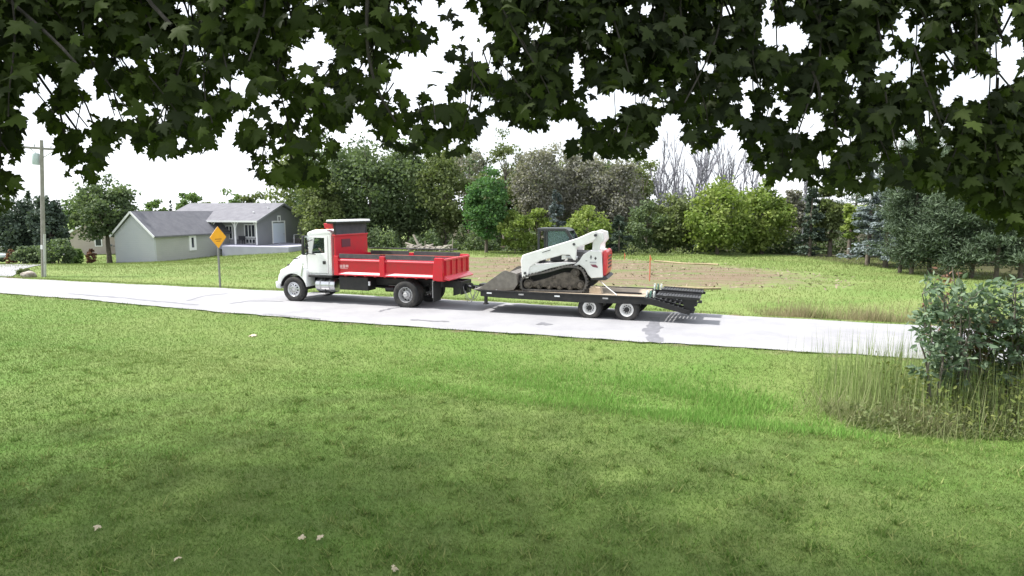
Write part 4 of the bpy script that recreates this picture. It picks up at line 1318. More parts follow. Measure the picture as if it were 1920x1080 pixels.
# gable door and little window
da, db = house_px_wall(512, 440, 0, 0).y, house_px_wall(533, 440, 0, 0).y
dd = MB().box(.003, .06, da, db, .12, 2.22).build("door", mat("pale_blue_white_door", (.62, .68, .80), .5), house)
MB().box(.062, .11, db - .22, db - .14, 1.0, 1.1).build("handle", M_STEEL, dd)
for (y0, y1, z0, z1) in ((da - .14, da - .005, .1, 2.36), (db + .005, db + .2, .1, 2.36), (da - .14, db + .2, 2.365, 2.48)):
    MB().box(.003, .05, y0, y1, z0, z1).build("door_casing", M_TRIM, house)
ga, gb = house_px_wall(520, 410, 0, 0).y, house_px_wall(525.5, 410, 0, 0).y
gz0, gz1 = house_px_wall(522, 416.5, 0, 0).z, house_px_wall(522, 404, 0, 0).z
window(house, ga, gb, gz0, gz1, 0.0, axis='x', sgn=1, fw=.13)
MB().box(.003, .9, da - .2, db + .3, -.4, .09).build("door_step", M_CONC, house)
MB().tube([(1.0, db + .25, 0), (1.0, db + .3, .95), (1.0, db + 1.6, .95), (1.0, db + 2.2, .25)], .04, 8).build("step_rail", M_TRIM, house, smooth=40)
MB().box(.6, 1.6, db + .5, db + 1.9, -.4, .55).build("side_steps", mat("dark_step_boards", (.10, .09, .085), .9), house, .02)
# garage wing toward the road
gR = to_house(at_y(292, 493, 58.0))
yF = gR.y
xR = gR.x
xL = house_px_wall(216, 465, 1, yF).x
zB = gR.z - .15
zE = house_px_wall(292, 441, 1, yF).z
gap = house_px_wall(254, 399, 1, yF)
xM, zR = (xL + xR)/2, gap.z
yB = GW/2
MB().prism([(xL, zB), (xR, zB), (xR, zE), (xM, zR - .06), (xL, zE)], yF, yF + .18).build("wing_gable_wall", M_SLT, house)
rw = MB().box(xR - .18, xR, yF + .18, PD, zB, zE).build("wing_side_wall", M_STN, house)
MB().box(xL, xL + .18, yF + .18, PD, zB, zE).build("wing_far_wall", M_STN, house)
sl = (zR - zE) / ((xR - xL)/2)
wr = MB().prism([(xL - .25, zE - .25*sl), (xM, zR), (xR + .25, zE - .25*sl), (xR + .25, zE - .25*sl + .14), (xM, zR + .14), (xL - .25, zE - .25*sl + .14)], yF - .25, yB).build("wing_roof", M_ROOF, house)
for (xa, za, xb, zb) in ((xL - .26, zE - .26*sl + .06, xM, zR + .06), (xR + .26, zE - .26*sl + .06, xM, zR + .06)):
    MB().bar((xa, yF - .275, za), (xb, yF - .275, zb), .05, .17).build("rake_board", M_TRIM, wr)
MB().box(xL - .02, xR + .02, yF - .03, yF - .004, zB, zB + .16).build("foundation", mat("foundation_block", (.25, .26, .29), .9), house)
MB().box(xR + .004, xR + .55, yF, PD - .2, zB - .1, zB + .18).build("mulch_bed", mat("brown_mulch", (.085, .06, .045), .95, bump=.5), house, .03)
w0 = house_px_wall(354, 455, 0, xR); w1 = house_px_wall(367, 455, 0, xR)
wz1 = house_px_wall(360, 440, 0, xR).z; wz0 = house_px_wall(360, 469.5, 0, xR).z
window(house, w0.y, w1.y, wz0, wz1, xR, axis='x', sgn=1, fw=.28, depth=.08)
# a dark bench on the porch
bench = thing("porch_bench", "dark low bench standing on the white-posted porch", "bench", (hc.x, hc.y, HB), -HA)
bx0 = house_px_wall(445, 455, 1, 1.0).x; bx1 = house_px_wall(457, 455, 1, 1.0).x
M_BENCH = mat("dark_bench_paint", (.04, .04, .05), .6)
MB().box(bx0, bx1, .85, 1.25, .48, .55).build("seat", M_BENCH, bench)
MB().box(bx0, bx1, 1.22, 1.28, .55, .92).build("backrest", M_BENCH, bench)
for xx in (bx0 + .05, bx1 - .05):
    for yy in (.9, 1.2):
        MB().box(xx - .03, xx + .03, yy - .03, yy + .03, .10, .48).build("leg", M_BENCH, bench)

# ------------------------------------------------------------------ tan house behind at the left, house at the frame's edge, car
def small_house(name, label, px_l, px_r, py_b, eave, ridge, depth, wall_m, roof_m, rotz=0.0, door_px=None):
    A = ground_at(px_l, py_b)
    Bx = at_y(px_r, py_b, A.y).x
    w = Bx - A.x
    t = thing(name, label, "house", (A.x, A.y, A.z), rotz)
    MB().prism([(0, -.5), (w, -.5), (w, eave), (w/2, ridge), (0, eave)], 0, .2).build("gable_wall", wall_m, t)
    for x0, x1 in ((0, .2), (w - .2, w)):
        MB().box(x0, x1, .2, depth, -.5, eave).build("side_wall", wall_m, t)
    MB().prism([(0, -.5), (w, -.5), (w, eave), (w/2, ridge), (0, eave)], depth, depth + .2).build("back_wall", wall_m, t)
    s = (ridge - eave)/(w/2)
    r = MB().prism([(-.4, eave - .4*s), (w/2, ridge + .02), (w + .4, eave - .4*s), (w + .4, eave - .4*s + .15), (w/2, ridge + .17), (-.4, eave - .4*s + .15)], -.35, depth + .5).build("roof", roof_m, t)
    for (xa, xb) in ((-.4, w/2), (w + .4, w/2)):
        MB().bar((xa, -.375, eave - .4*s + .05), (xb, -.375, ridge + .07), .05, .18).build("rake_board", M_TRIM, r)
    return t, w
M_TAN = siding("pinkish_tan_siding", (.42, .36, .33), (.46, .40, .37))
t1, w1_ = small_house("house", "small pinkish tan house partly hidden behind the dark tree and grey garage", 131, 232, 478, 2.5, 4.6, 8, M_TAN, mat("brown_grey_shingles", (.16, .15, .15), .9), rotz=math.radians(33))
window(t1, w1_*.40, w1_*.52, .9, 1.9, 0.0)
MB().box(w1_*.68, w1_*.80, -.05, -.003, 0, 2.05).build("door", mat("beige_door", (.42, .36, .33), .6), t1)
MB().box(-1.2, -.004, .6, 6, -.5, 2.3).build("side_annex", M_TRIM, t1)
t2, w2_ = small_house("house", "olive house with white window at the left edge of the picture", -60, 6, 480, 4.2, 6.0, 9, siding("olive_siding", (.20, .21, .15), (.23, .24, .17)), mat("brown_grey_shingles", (.16, .15, .15), .9), rotz=math.radians(40))
window(t2, w2_ - 1.2, w2_ - .25, 3.2, 4.5, 0.0)
window(t2, w2_ - 1.25, w2_ - .3, .9, 2.2, 0.0)

def car(label, loc, rotz):
    c = thing("parked_car", label, "car", loc, rotz)
    paint = mat("silver_blue_car_paint", (.55, .62, .65), .25, coat=.8, metal=.2)
    low = [(-2.15, .35), (2.15, .35), (2.20, .62), (2.05, .82), (1.05, .93), (-1.55, .95), (-2.10, .88), (-2.2, .6)]
    MB().prism(low, -.86, .86).build("body", paint, c, .09, smooth=45, seg=3)
    top = [(-1.75, .93), (1.05, .91), (.35, 1.42), (-.95, 1.46)]
    MB().prism(top, -.72, .72).build("cabin", M_PANE, c, .05, smooth=45)
    MB().prism([(-1.05, 1.44), (.38, 1.40), (.30, 1.47), (-.90, 1.51)], -.70, .70).build("roof", paint, c, .03, smooth=45)
    for x in (-1.32, 1.35):
        for s in (1, -1):
            wheel(c, x, s*.78, .32, .32, .20, .20, s, M_ALU, 'convex')
    for s in (1, -1):
        MB().box(2.08, 2.17, s*.5, s*.78, .66, .78).build("headlight", M_LIGHT_W, c, .02)
        MB().box(-2.17, -2.08, s*.5, s*.78, .68, .82).build("tail_light", M_LIGHT_R, c, .02)
    MB().box(2.16, 2.22, -.8, .8, .38, .52).build("bumper", M_PLASTIC, c, .02)
    return c
cp = ground_at(-34, 493)
car("silver blue car parked at the left edge beside the dark conifers", cp, 0.1)

# ------------------------------------------------------------------ utility pole
pb = ground_at(82, 519)
pole = thing("utility_pole", "weathered grey wooden utility pole with transformer at the roadside", "pole", pb)
pole.rotation_euler = (0, math.radians(4.2), 0)
ptop = at_y(78, 262, pb.y).z - pb.z
M_POLE = mat("weathered_pole_wood", (.20, .19, .165), .9, col2=(.26, .25, .225), vscale=4, bump=.3, bscale=14)
MB().tube([(0, 0, -.4), (0, 0, ptop*.5), (0, 0, ptop)], [.115, .10, .085], 14).build("shaft", M_POLE, pole, smooth=40)
ca = MB().bar((-1.1, 0, ptop - .45), (1.1, 0, ptop - .45), .10, .12).build("crossarm", M_POLE, pole)
for xx in (-1.0, -.4, .5, 1.0):
    MB().lathe([(.0, .12), (.04, .11), (.03, .07), (.055, .05), (.03, .02), (.03, -.02)], (0, 0, 0), 10).build("insulator", mat("grey_porcelain", (.42, .45, .47), .3), ca).matrix_local = Matrix.Translation((xx, 0, ptop - .36)) @ Matrix.Rotation(math.pi/2, 4, 'X')
tf = MB().tube([(-.32, 0, ptop - 1.35), (-.32, 0, ptop - 1.3), (-.32, 0, ptop - .78), (-.32, 0, ptop - .72)], [.15, .18, .18, .14], 18).build("transformer", mat("grey_green_transformer", (.42, .50, .50), .5), pole, smooth=40)
MB().bar((-.2, 0, ptop - 1.1), (-.1, 0, ptop - 1.1), .06, .5).build("bracket", M_STEEL, tf)
for s in (1, -1):
    MB().bar((0, .06, ptop - .95), (s*.7, .06, ptop - .48), .03, .04).build("brace", M_STEEL, pole)
MB().box(-.07, .05, -.125, -.112, 1.55, 1.78).build("tag_plate", M_TRIM, pole)
MB().box(.07, .12, -.10, .05, .0, 2.4).build("conduit", M_STEEL, pole)
# ------------------------------------------------------------------ warning sign
sb_ = ground_at(413, 539)
sign = thing("warning_sign", "orange-yellow diamond warning sign on a steel post beside the road", "sign", sb_, HEAD + math.pi)
szc = at_y(418, 445, sb_.y).z - sb_.z
M_SIGN = mat("orange_yellow_sheeting", (.86, .40, .012), .45, col2=(.80, .36, .02), vscale=3)
MB().box(-.03, .03, -.035, .035, -.3, szc + .42).build("post", mat("galvanised_post", (.20, .20, .19), .6, metal=.3), sign)
r_ = .50
dia = MB().prism([(0, szc - r_), (r_, szc), (0, szc + r_), (-r_, szc)], .032, .040, plane='yz').build("sign_panel", M_SIGN, sign)
MB().box(.041, .043, -.20, .20, szc - .10, szc - .06).build("lettering", mat("faded_sign_ink", (.35, .14, .02), .6), dia)
MB().box(.041, .043, -.13, .13, szc - .19, szc - .155).build("lettering", mat("faded_sign_ink", (.35, .14, .02), .6), dia)
# ------------------------------------------------------------------ field markers and debris
def stake(label, px, pyb, pyt):
    b = ground_at(px, pyb); h_ = at_y(px, pyt, b.y).z - b.z
    t = thing("survey_stake", label, "stake", b)
    MB().prism([(-.022, -.1), (.022, -.1), (.022, h_ - .05), (0, h_), (-.022, h_ - .05)], -.02, .02).build("shaft", mat("orange_stake_paint", (.62, .15, .09), .6), t)
    MB()._add([(0.03, -.022, h_ - .10), (.05, -.03, h_ - .14), (.06, -.05, h_ - .30), (0.03, -.022, h_ - .22)], [(0, 1, 2, 3)]).build("ribbon", mat("orange_ribbon", (.85, .16, .07), .6), t)
stake("tall orange survey stake standing alone in the bare soil", 1218, 527, 478)
stake("short orange survey stake beyond the loader near the woods", 1171, 487, 474)
wa_, wb_ = ground_at(1226, 491), ground_at(1348, 498)
wt = MB().tube([Vector((*(wa_.lerp(wb_, t)).xy, 0)) + Vector((0, .25*math.sin(t*9), tz(*(wa_.lerp(wb_, t)).xy) + .05)) for t in np.linspace(0, 1, 24)], .075, 10).build("straw_wattle", mat("pale_straw", (.31, .26, .16), .95, col2=(.25, .20, .12), vscale=9, bump=.6), smooth=60)
tag(wt, "long pale straw wattle laid across the bare soil", "wattle")
wa_, wb_ = ground_at(1262, 541), ground_at(1352, 543)
wt = MB().tube([Vector((*(wa_.lerp(wb_, t)).xy, 0)) + Vector((0, .1*math.sin(t*7), tz(*(wa_.lerp(wb_, t)).xy) + .05)) for t in np.linspace(0, 1, 14)], .06, 8).build("straw_wattle", MATS["pale_straw"], smooth=60)
tag(wt, "thin pale straw roll lying just beyond the trailer ramps", "wattle")
# brush pile with pale logs at the wood's edge
bp_ = ground_at(800, 471)
pile = thing("brush_pile", "pile of pale felled branches and rubble at the edge of the woods", "brush pile", bp_)
M_LOG = mat("barkless_log", (.30, .27, .23), .85, col2=(.23, .20, .17), vscale=6, bump=.3)
def lpx(px, py, Y): return at_y(px, py, Y) - bp_
for (a, b, r) in (((760, 456), (786, 465), .14), ((775, 440), (786, 462), .12), ((797, 452), (797, 468), .05), ((780, 466), (815, 468), .16), ((822, 465), (850, 470), .12), ((849, 447), (848, 470), .05), ((805, 462), (835, 470), .09)):
    MB().tube([lpx(*a, bp_.y + random.uniform(-.5, .5)), lpx(*b, bp_.y + random.uniform(-.3, .3))], [r*.8, r], 8).build("log", M_LOG, pile, smooth=50)
rub = MB()
for k in range(46):
    c_ = Vector((random.uniform(-1.6, 2.4), random.uniform(-.8, .8), 0)); s_ = random.uniform(.12, .4)
    c_.z = tz(bp_.x + c_.x, bp_.y + c_.y) - bp_.z + s_*.3 + random.uniform(0, .35)
    rub.tube([c_ - Vector((s_, random.uniform(-.2, .2), random.uniform(-.1, .1))), c_, c_ + Vector((s_, random.uniform(-.2, .2), random.uniform(-.1, .25)))], [s_*.25, s_*.5, s_*.2], 5)
ro_ = rub.build("rubble", mat("grey_rubble", (.20, .18, .16), .95, col2=(.28, .26, .22), vscale=3), pile); ro_["kind"] = "stuff"
# clods and straw litter on the bare plot (too many and small to count)
nC = 2600
cx = rng.uniform(-8, 22, nC); cy = rng.uniform(28, 55, nC)
e_ = ((cx - 5 + .16*(cy - 36))/14)**2 + ((cy - 41.5 + .12*cx)/12.5)**2
ok = (e_ < 1.1) & (np.sin(cx*.8 + 1) + np.sin(cy*1.1) + rng.normal(size=nC)*.6 > 0)
cx, cy = cx[ok], cy[ok]
pos = np.stack([cx, cy, terrain(cx, cy) + .04], 1)
v_, f_ = leaf_quads(pos, rng.uniform(.08, .32, len(cx)), up_bias=2.5, aspect=.35)
so = new_obj("soil_clods", fast_mesh("soil_clods", v_, f_, mat("clod_earth", (.14, .11, .08), .95, col2=(.30, .25, .18), attr='v'), vcol=rng.uniform(0, 1, len(cx))))
so["kind"] = "stuff"; tag(so, "loose clods and straw scattered over the bare soil", "soil")
# small boulder and marker at the foot of the pole
rk = ground_at(54, 520)
b_ = bmesh.new(); bmesh.ops.create_icosphere(b_, subdivisions=3, radius=.30)
for v in b_.verts: v.co = Vector((v.co.x*1.2, v.co.y, v.co.z*.75)) * (1 + .18*math.sin(v.co.x*11 + v.co.z*7)*math.sin(v.co.y*9))
me_ = bpy.data.meshes.new("rock"); b_.to_mesh(me_); b_.free(); me_.materials.append(mat("speckled_rock", (.34, .31, .27), .9, col2=(.16, .13, .11), vscale=7, bump=.4))
for p in me_.polygons: p.use_smooth = True
ro = new_obj("rock", me_, None, rk + Vector((0, 0, .12))); tag(ro, "small speckled rock on the verge near the utility pole", "rock")
# ------------------------------------------------------------------ trees
def leaf_mat(name, c1, c2, tr=.30):
    return mat(name, c1, .75, col2=c2, attr='v', transl=tr, spec=.2)
LM = dict(
    dark=leaf_mat("leaf_dark_green", (0.067, 0.100, 0.051), (0.147, 0.192, 0.100)),
    mid=leaf_mat("leaf_mid_green", (0.077, 0.134, 0.045), (0.160, 0.230, 0.083)),
    green=leaf_mat("leaf_fresh_green", (0.049, 0.118, 0.044), (0.115, 0.211, 0.079)),
    lime=leaf_mat("leaf_yellow_green", (0.113, 0.173, 0.038), (0.243, 0.294, 0.087)),
    olive=leaf_mat("leaf_olive", (0.092, 0.122, 0.049), (0.179, 0.211, 0.092)),
    grey=leaf_mat("leaf_grey_dying", (0.160, 0.160, 0.138), (0.275, 0.269, 0.237)),
    blue=leaf_mat("needle_blue_grey", (0.090, 0.118, 0.118), (0.211, 0.250, 0.262), .1),
    spruce=leaf_mat("needle_dark_spruce", (0.044, 0.067, 0.051), (0.102, 0.134, 0.102), .1),
    pine=leaf_mat("needle_pine", (.044, .068, .042), (.108, .148, .092), .15),
    redbrown=leaf_mat("leaf_red_brown", (0.128, 0.070, 0.051), (0.230, 0.128, 0.090)),
)
M_BARK = mat("grey_brown_bark", (.085, .070, .055), .95, col2=(.14, .12, .10), vscale=5, bump=.5, bscale=14)
M_DEAD = mat("bare_grey_bark", (.17, .17, .195), .95, col2=(.23, .23, .255), vscale=4)

def crown_mesh(kind, h, w, n, leaf, seed, low=.18, shape=1.0):
    """clumped broadleaf crown, base at z=0, total height h, width w"""
    r = np.random.default_rng(seed)
    K = max(26, int(n / 95))
    c0 = np.array([0, 0, h*(low + (1 - low)*.52)])
    rad = np.array([w/2, w/2, h*(1 - low)*.50])
    d = unit(r.normal(size=(K, 3)))
    q = r.uniform(.30, 1.0, (K, 1)) ** .45
    cc = c0 + d*q*rad*np.array([.86, .86, .90])
    # taller in the middle, uneven outline
    cc[:, 2] += h*.05*r.normal(size=K)
    per = r.multinomial(n, np.ones(K)/K)
    idx = np.repeat(np.arange(K), per)
    cr = (w*.5)*r.uniform(.20, .36, K)
    off = np.clip(r.normal(size=(n, 3)), -1.7, 1.7)*.55
    off[:, 2] *= .75
    pos = cc[idx] + off*cr[idx][:, None]
    keep = pos[:, 2] > h*low*.55
    pos, idx = pos[keep], idx[keep]
    global rng
    old = rng; rng = r
    v, f = leaf_quads(pos, r.uniform(.7, 1.35, len(pos))*leaf, up_bias=.7, aspect=.75)
    rng = old
    val = np.clip(r.uniform(0, 1, K)[idx]*.65 + r.uniform(0, 1, len(pos))*.45 - .05, 0, 1)
    return v, f, val, cc

def trunk_mesh(h, r0, cc, seed, nl=7):
    R_ = random.Random(seed)
    m_ = MB()
    top = h*.72
    pts = [(0, 0, -.3)] + [(R_.uniform(-.05, .05)*h*.2*t, R_.uniform(-.05, .05)*h*.2*t, top*t) for t in (.15, .35, .6, .8, 1.0)]
    m_.tube(pts, [r0*1.3, r0*1.05, r0*.9, r0*.7, r0*.45, r0*.2], 8)
    if cc is not None:
        for k in range(nl):
            c_ = Vector(cc[R_.randrange(len(cc))])
            t = R_.uniform(.35, .85)
            b = Vector((0, 0, top*t))
            if c_.z < b.z: b.z = max(c_.z*.8, h*.15)
            m_.tube([b, b.lerp(c_, .5) + Vector((0, 0, .1*h*.3)), c_], [r0*.45, r0*.28, r0*.08], 5)
    return m_

SEED = [100]
def broad_tree(name, label, cat, px, Y, top_py, w_px, kind, n=5200, leaf=.30, low=.16, group=None, base=None, trunk=.16):
    SEED[0] += 1
    x = at_y(px, 470, Y).x
    z = tz(x, Y)
    h = at_y(px, top_py, Y).z - z
    w = w_px/FPX*Y
    t = thing(name, label, cat, (x, Y, z), random.uniform(0, 6.28), group)
    v, f, val, cc = crown_mesh(kind, h, w, n, leaf, SEED[0], low)
    c = new_obj("crown", fast_mesh("crown", v, f, LM[kind], vcol=val), t)
    trunk_mesh(h, trunk, cc, SEED[0]).build("trunk", M_BARK, t, smooth=60)
    return t

def spruce(name, label, px, Y, top_py, w_px, kind='spruce', n=4200, low=.04, group=None, leaf=.34, droop=.35, base_r=None):
    SEED[0] += 1
    r = np.random.default_rng(SEED[0])
    x = at_y(px, 470, Y).x; z = tz(x, Y)
    h = at_y(px, top_py, Y).z - z
    w = w_px/FPX*Y
    t = thing(name, label, "tree", (x, Y, z), random.uniform(0, 6.28), group)
    nb = int(h*9)
    bz = h*(low + (1 - low)*r.uniform(0, 1, nb)**.85*.97)
    ba = r.uniform(0, 2*np.pi, nb)
    bl = (w/2)*(1 - (bz/h - low)/(1 - low))**.85*r.uniform(.72, 1.1, nb) + .12
    idx = r.integers(0, nb, n)
    s = r.uniform(.12, 1, n)**.7
    rr = bl[idx]*s
    aa = ba[idx] + r.normal(size=n)*.16/(.3 + s)
    pos = np.stack([rr*np.cos(aa), rr*np.sin(aa), bz[idx] - droop*rr*.6 + .12*s*s*rr + r.normal(size=n)*.07], 1)
    tip = np.stack([np.cos(aa), np.sin(aa), np.full(n, -.35)], 1)
    global rng
    old = rng; rng = r
    v, f = leaf_quads(pos, r.uniform(.6, 1.3, n)*leaf, up_bias=1.6, aspect=.42, tip=tip)
    rng = old
    val = np.clip(r.uniform(0, 1, nb)[idx]*.6 + r.uniform(0, 1, n)*.45, 0, 1)
    new_obj("crown", fast_mesh("crown", v, f, LM[kind], vcol=val), t)
    m_ = MB(); m_.tube([(0, 0, -.3), (0, 0, h*.5), (0, 0, h*.98)], [h*.018 + .05, h*.011 + .03, .015], 8)
    m_.build("trunk", M_BARK, t, smooth=60)
    return t

def pine(name, label, px, Y, top_py, w_px, kind='pine', n=4200, bare=.26, group=None, lean=0.0):
    SEED[0] += 1
    r = np.random.default_rng(SEED[0])
    x = at_y(px, 470, Y).x; z = tz(x, Y)
    h = at_y(px, top_py, Y).z - z
    w = w_px/FPX*Y
    t = thing(name, label, "tree", (x, Y, z), random.uniform(0, 6.28), group)
    nb = int(16 + h*3)
    u_ = r.uniform(0, 1, nb)
    bz = h*(bare + (1 - bare)*u_*.96)
    ba = r.uniform(0, 2*np.pi, nb)
    bl = (w/2)*(.55 + .5*np.sin(np.pi*np.clip(u_*.9 + .22, 0, 1)))*(1 - u_**3*.75)*r.uniform(.6, 1.15, nb)
    m_ = MB()
    rt = .055 + .006*h
    m_.tube([(0, 0, -.3), (lean*.3, 0, h*.3), (lean, 0, h*.6), (lean*.9, 0, h*.97)], [rt*1.25, rt, rt*.7, .03], 9)
    cl, ci = [], []
    for i in range(nb):
        b = Vector((0, 0, bz[i])); e = Vector((bl[i]*math.cos(ba[i]), bl[i]*math.sin(ba[i]), bz[i] + bl[i]*r.uniform(.0, .28)))
        m_.tube([b, b.lerp(e, .5) + Vector((0, 0, -.06*bl[i])), e], [rt*.32, rt*.2, .012], 5, cap=False)
        for s in np.linspace(.35, 1.05, 5):
            cl.append(b.lerp(e, s) + Vector(r.normal(size=3)*.18)); ci.append(i)
    cl = np.array(cl); ci = np.array(ci)
    k = r.integers(0, len(cl), n)
    off = r.normal(size=(n, 3))*np.array([.30, .30, .17])
    pos = cl[k] + off
    tip = unit(off*1.2 + np.array([0, 0, .35]))
    global rng
    old = rng; rng = r
    v, f = leaf_quads(pos, r.uniform(.6, 1.4, n)*.25, up_bias=.4, aspect=.20, tip=tip)
    rng = old
    val = np.clip(r.uniform(0, 1, nb)[ci[k]]*.6 + r.uniform(0, 1, n)*.45, 0, 1)
    new_obj("crown", fast_mesh("crown", v, f, LM[kind], vcol=val), t)
    m_.build("trunk", M_BARK, t, smooth=60)
    return t

def dead_tree(name, label, px, Y, top_py, group=None, spread=.22):
    SEED[0] += 1
    R_ = random.Random(SEED[0])
    x = at_y(px, 470, Y).x; z = tz(x, Y)
    h = at_y(px, top_py, Y).z - z
    t = thing(name, label, "tree", (x, Y, z), 0, group)
    tr, br = MB(), MB()
    def grow(m_, p, d, L, r_, depth):
        n = 4
        pts, q = [p], p
        for i in range(n):
            d = (d + Vector((R_.gauss(0, .07), R_.gauss(0, .07), R_.gauss(.02, .04)))).normalized()
            q = q + d*(L/n); pts.append(q)
        m_.tube(pts, [r_*(1 - .62*i/n) for i in range(n + 1)], 4 if depth else 6, cap=False)
        if depth < 3:
            for k in range(9 if depth == 0 else 4 if depth == 1 else 2):
                s = R_.uniform(.35, .98)
                b = pts[int(s*n)]
                nd = (d + Vector((R_.gauss(0, spread*1.6), R_.gauss(0, spread*1.6), R_.uniform(.1, .6)))).normalized()
                grow(br, b, nd, L*R_.uniform(.30, .52), r_*.58, depth + 1)
    grow(tr, Vector((0, 0, -.2)), Vector((R_.gauss(0, .06), R_.gauss(0, .06), 1)), h*.90, .11, 0)
    tr.build("trunk", M_DEAD, t, smooth=60)
    br.build("branch_work", M_DEAD, t, smooth=60)
    return t

WG = "leafy trees of the wood beyond the field"
broad_tree("broadleaf_tree", "bushy olive-green tree just right of the grey house gable", "tree", 604, 67, 326, 88, 'olive', 5200, .30, .05)
broad_tree("broadleaf_tree", "tall dark green tree rising behind the white truck cab", "tree", 628, 71, 258, 135, 'dark', 7500, .34, .08)
broad_tree("broadleaf_tree", "wide dark green tree above the red headboard of the truck", "tree", 697, 69, 264, 135, 'dark', 7500, .34, .08)
broad_tree("broadleaf_tree", "dark rounded tree above the middle of the red dump body", "tree", 768, 70, 272, 130, 'dark', 7500, .34, .08)
broad_tree("broadleaf_tree", "dark tree above the tailgate, left of the fresh green column tree", "tree", 835, 68, 288, 115, 'olive', 6500, .32, .06)
broad_tree("broadleaf_tree", "thin pale tree poking up behind the fresh green column tree", "tree", 880, 76, 250, 75, 'grey', 2200, .28, .25)
broad_tree("broadleaf_tree", "fresh green column-shaped tree standing alone in front of the wood", "tree", 912, 59, 318, 84, 'green', 6200, .26, .13, trunk=.14)
broad_tree("shrub", "bright lime shrub between the column tree and the blue spruce", "shrub", 966, 58, 398, 70, 'lime', 3000, .24, .02, trunk=.05)
broad_tree("shrub", "low yellow-green shrub right behind the loader cab", "shrub", 1006, 60, 388, 62, 'lime', 2600, .24, .02, trunk=.05)
broad_tree("broadleaf_tree", "sparse pale treetop left of the grey dying trees", "tree", 948, 75, 240, 80, 'olive', 2200, .28, .3)
broad_tree("broadleaf_tree", "grey dying tree above the blue spruce", "tree", 1012, 72, 268, 118, 'grey', 9500, .28, .15)
broad_tree("broadleaf_tree", "tall grey dying tree above the loader's lift arm", "tree", 1080, 74, 276, 120, 'grey', 9500, .28, .15)
broad_tree("broadleaf_tree", "grey dying tree right of the loader, left of the bare trunks", "tree", 1150, 72, 300, 105, 'grey', 8500, .28, .15)
broad_tree("broadleaf_tree", "narrow pale olive treetop at the left end of the bare trunks", "tree", 1203, 76, 282, 55, 'olive', 1600, .28, .3)
spruce("spruce_tree", "small blue-grey spruce behind the loader cab", 1042, 61, 352, 62, 'blue', 4200)
broad_tree("shrub", "yellow-green bush above the loader's rear tower", "shrub", 1100, 59, 388, 92, 'lime', 3600, .26, .03, trunk=.06)
spruce("spruce_tree", "dark squat conifer right of the loader's red tailgate", 1160, 58, 398, 66, 'spruce', 3600)
broad_tree("shrub", "grey-green brushy shrub between the dark conifer and the yellow-green trees", "shrub", 1212, 60, 382, 85, 'dark', 3600, .26, .02, trunk=.06)
broad_tree("broadleaf_tree", "olive bushy tree at the left of the big yellow-green tree", "tree", 1268, 60, 372, 95, 'olive', 4800, .28, .03)
broad_tree("broadleaf_tree", "big yellow-green rounded tree in the middle of the wood edge", "tree", 1345, 57, 342, 130, 'lime', 7500, .29, .02)
broad_tree("broadleaf_tree", "yellow-green bushy tree joined to the right of the biggest one", "tree", 1428, 58, 352, 110, 'lime', 6500, .29, .02)
broad_tree("broadleaf_tree", "narrow grey-olive tree left of the dark spire conifer", "tree", 1484, 61, 350, 50, 'grey', 2600, .28, .05)
spruce("spruce_tree", "dark spire-shaped conifer at the corner of the field", 1518, 55, 342, 70, 'spruce', 4600)
broad_tree("broadleaf_tree", "yellow-green narrow tree left of the blue-grey spruces", "tree", 1592, 50, 372, 46, 'lime', 2800, .26, .06)
broad_tree("broadleaf_tree", "dark olive tree between the spire conifer and the pines", "tree", 1556, 55, 330, 62, 'olive', 3600, .28, .08)
for i, (px, Y, tp) in enumerate(((1216, 78, 285), (1228, 81, 270), (1240, 80, 275), (1250, 77, 300), (1260, 82, 265), (1270, 79, 272), (1282, 76, 290), (1294, 81, 262), (1306, 80, 270), (1320, 77, 292), (1332, 78, 280), (1346, 82, 268), (1358, 79, 280), (1376, 77, 300), (1390, 81, 285), (1404, 80, 288), (1440, 78, 300), (1476, 79, 305), (1502, 77, 312), (1535, 79, 315))):
    dead_tree("dead_tree", "bare leafless grey tree standing against the sky behind the bushes", px, Y, tp, "bare leafless trees behind the yellow-green bushes")
pines = [(1628, 46, 330, 95, 'blue', "blue-grey pine nearest the field corner"), (1662, 44, 296, 80, 'blue', "second blue-grey pine, right of the first, by the field"),
         (1690, 41, 290, 100, 'pine', "green pine with two bare trunks beside it at the field edge"), (1712, 40, 285, 90, 'pine', "pine with dark straight trunk right of the blue-grey spruces"),
         (1745, 39.5, 280, 110, 'pine', "tall pine above the brown seed heads of the thicket"), (1782, 38, 278, 110, 'pine', "pine behind the thicket's tallest sapling"),
         (1826, 37.5, 275, 115, 'pine', "pine behind the middle of the roadside thicket"), (1872, 36.5, 270, 120, 'pine', "pine near the right edge behind the thicket"), (1918, 36, 268, 120, 'pine', "pine cut off by the right edge of the picture")]
for (px, Y, tp, w, kd, lb) in pines:
    if kd == 'blue':
        spruce("spruce_tree", lb.replace("pine", "spruce"), px, Y - 1.0, tp - 12, w, 'blue', 7500, .10, None, .26, .30)
        continue
    pine("pine_tree", lb, px, Y - 1.5, tp, w, kd, 13000, .10, "pines along the right edge of the field")
for i, (px, Y) in enumerate(((1600, 58), (1640, 55), (1680, 53), (1725, 51), (1765, 50), (1805, 48), (1850, 47), (1895, 46), (1940, 45))):
    pine("pine_tree", "pine of the shady second row behind the field-edge pines", px, Y, 255, 135, 'pine', 9000, .08, "second row of pines in the shade")
# far wood row behind
for i, px in enumerate(range(560, 1530, 62)):
    broad_tree("broadleaf_tree", "dim tree deep in the wood behind the front row", "tree", px + random.uniform(-10, 10), 84 + (i % 3)*2, (276 if px < 900 else 302 if px < 1190 else 366) + random.uniform(-10, 10), 135, 'dark' if i % 2 else 'olive', 4600, .42, .03, group="trees deep in the wood")
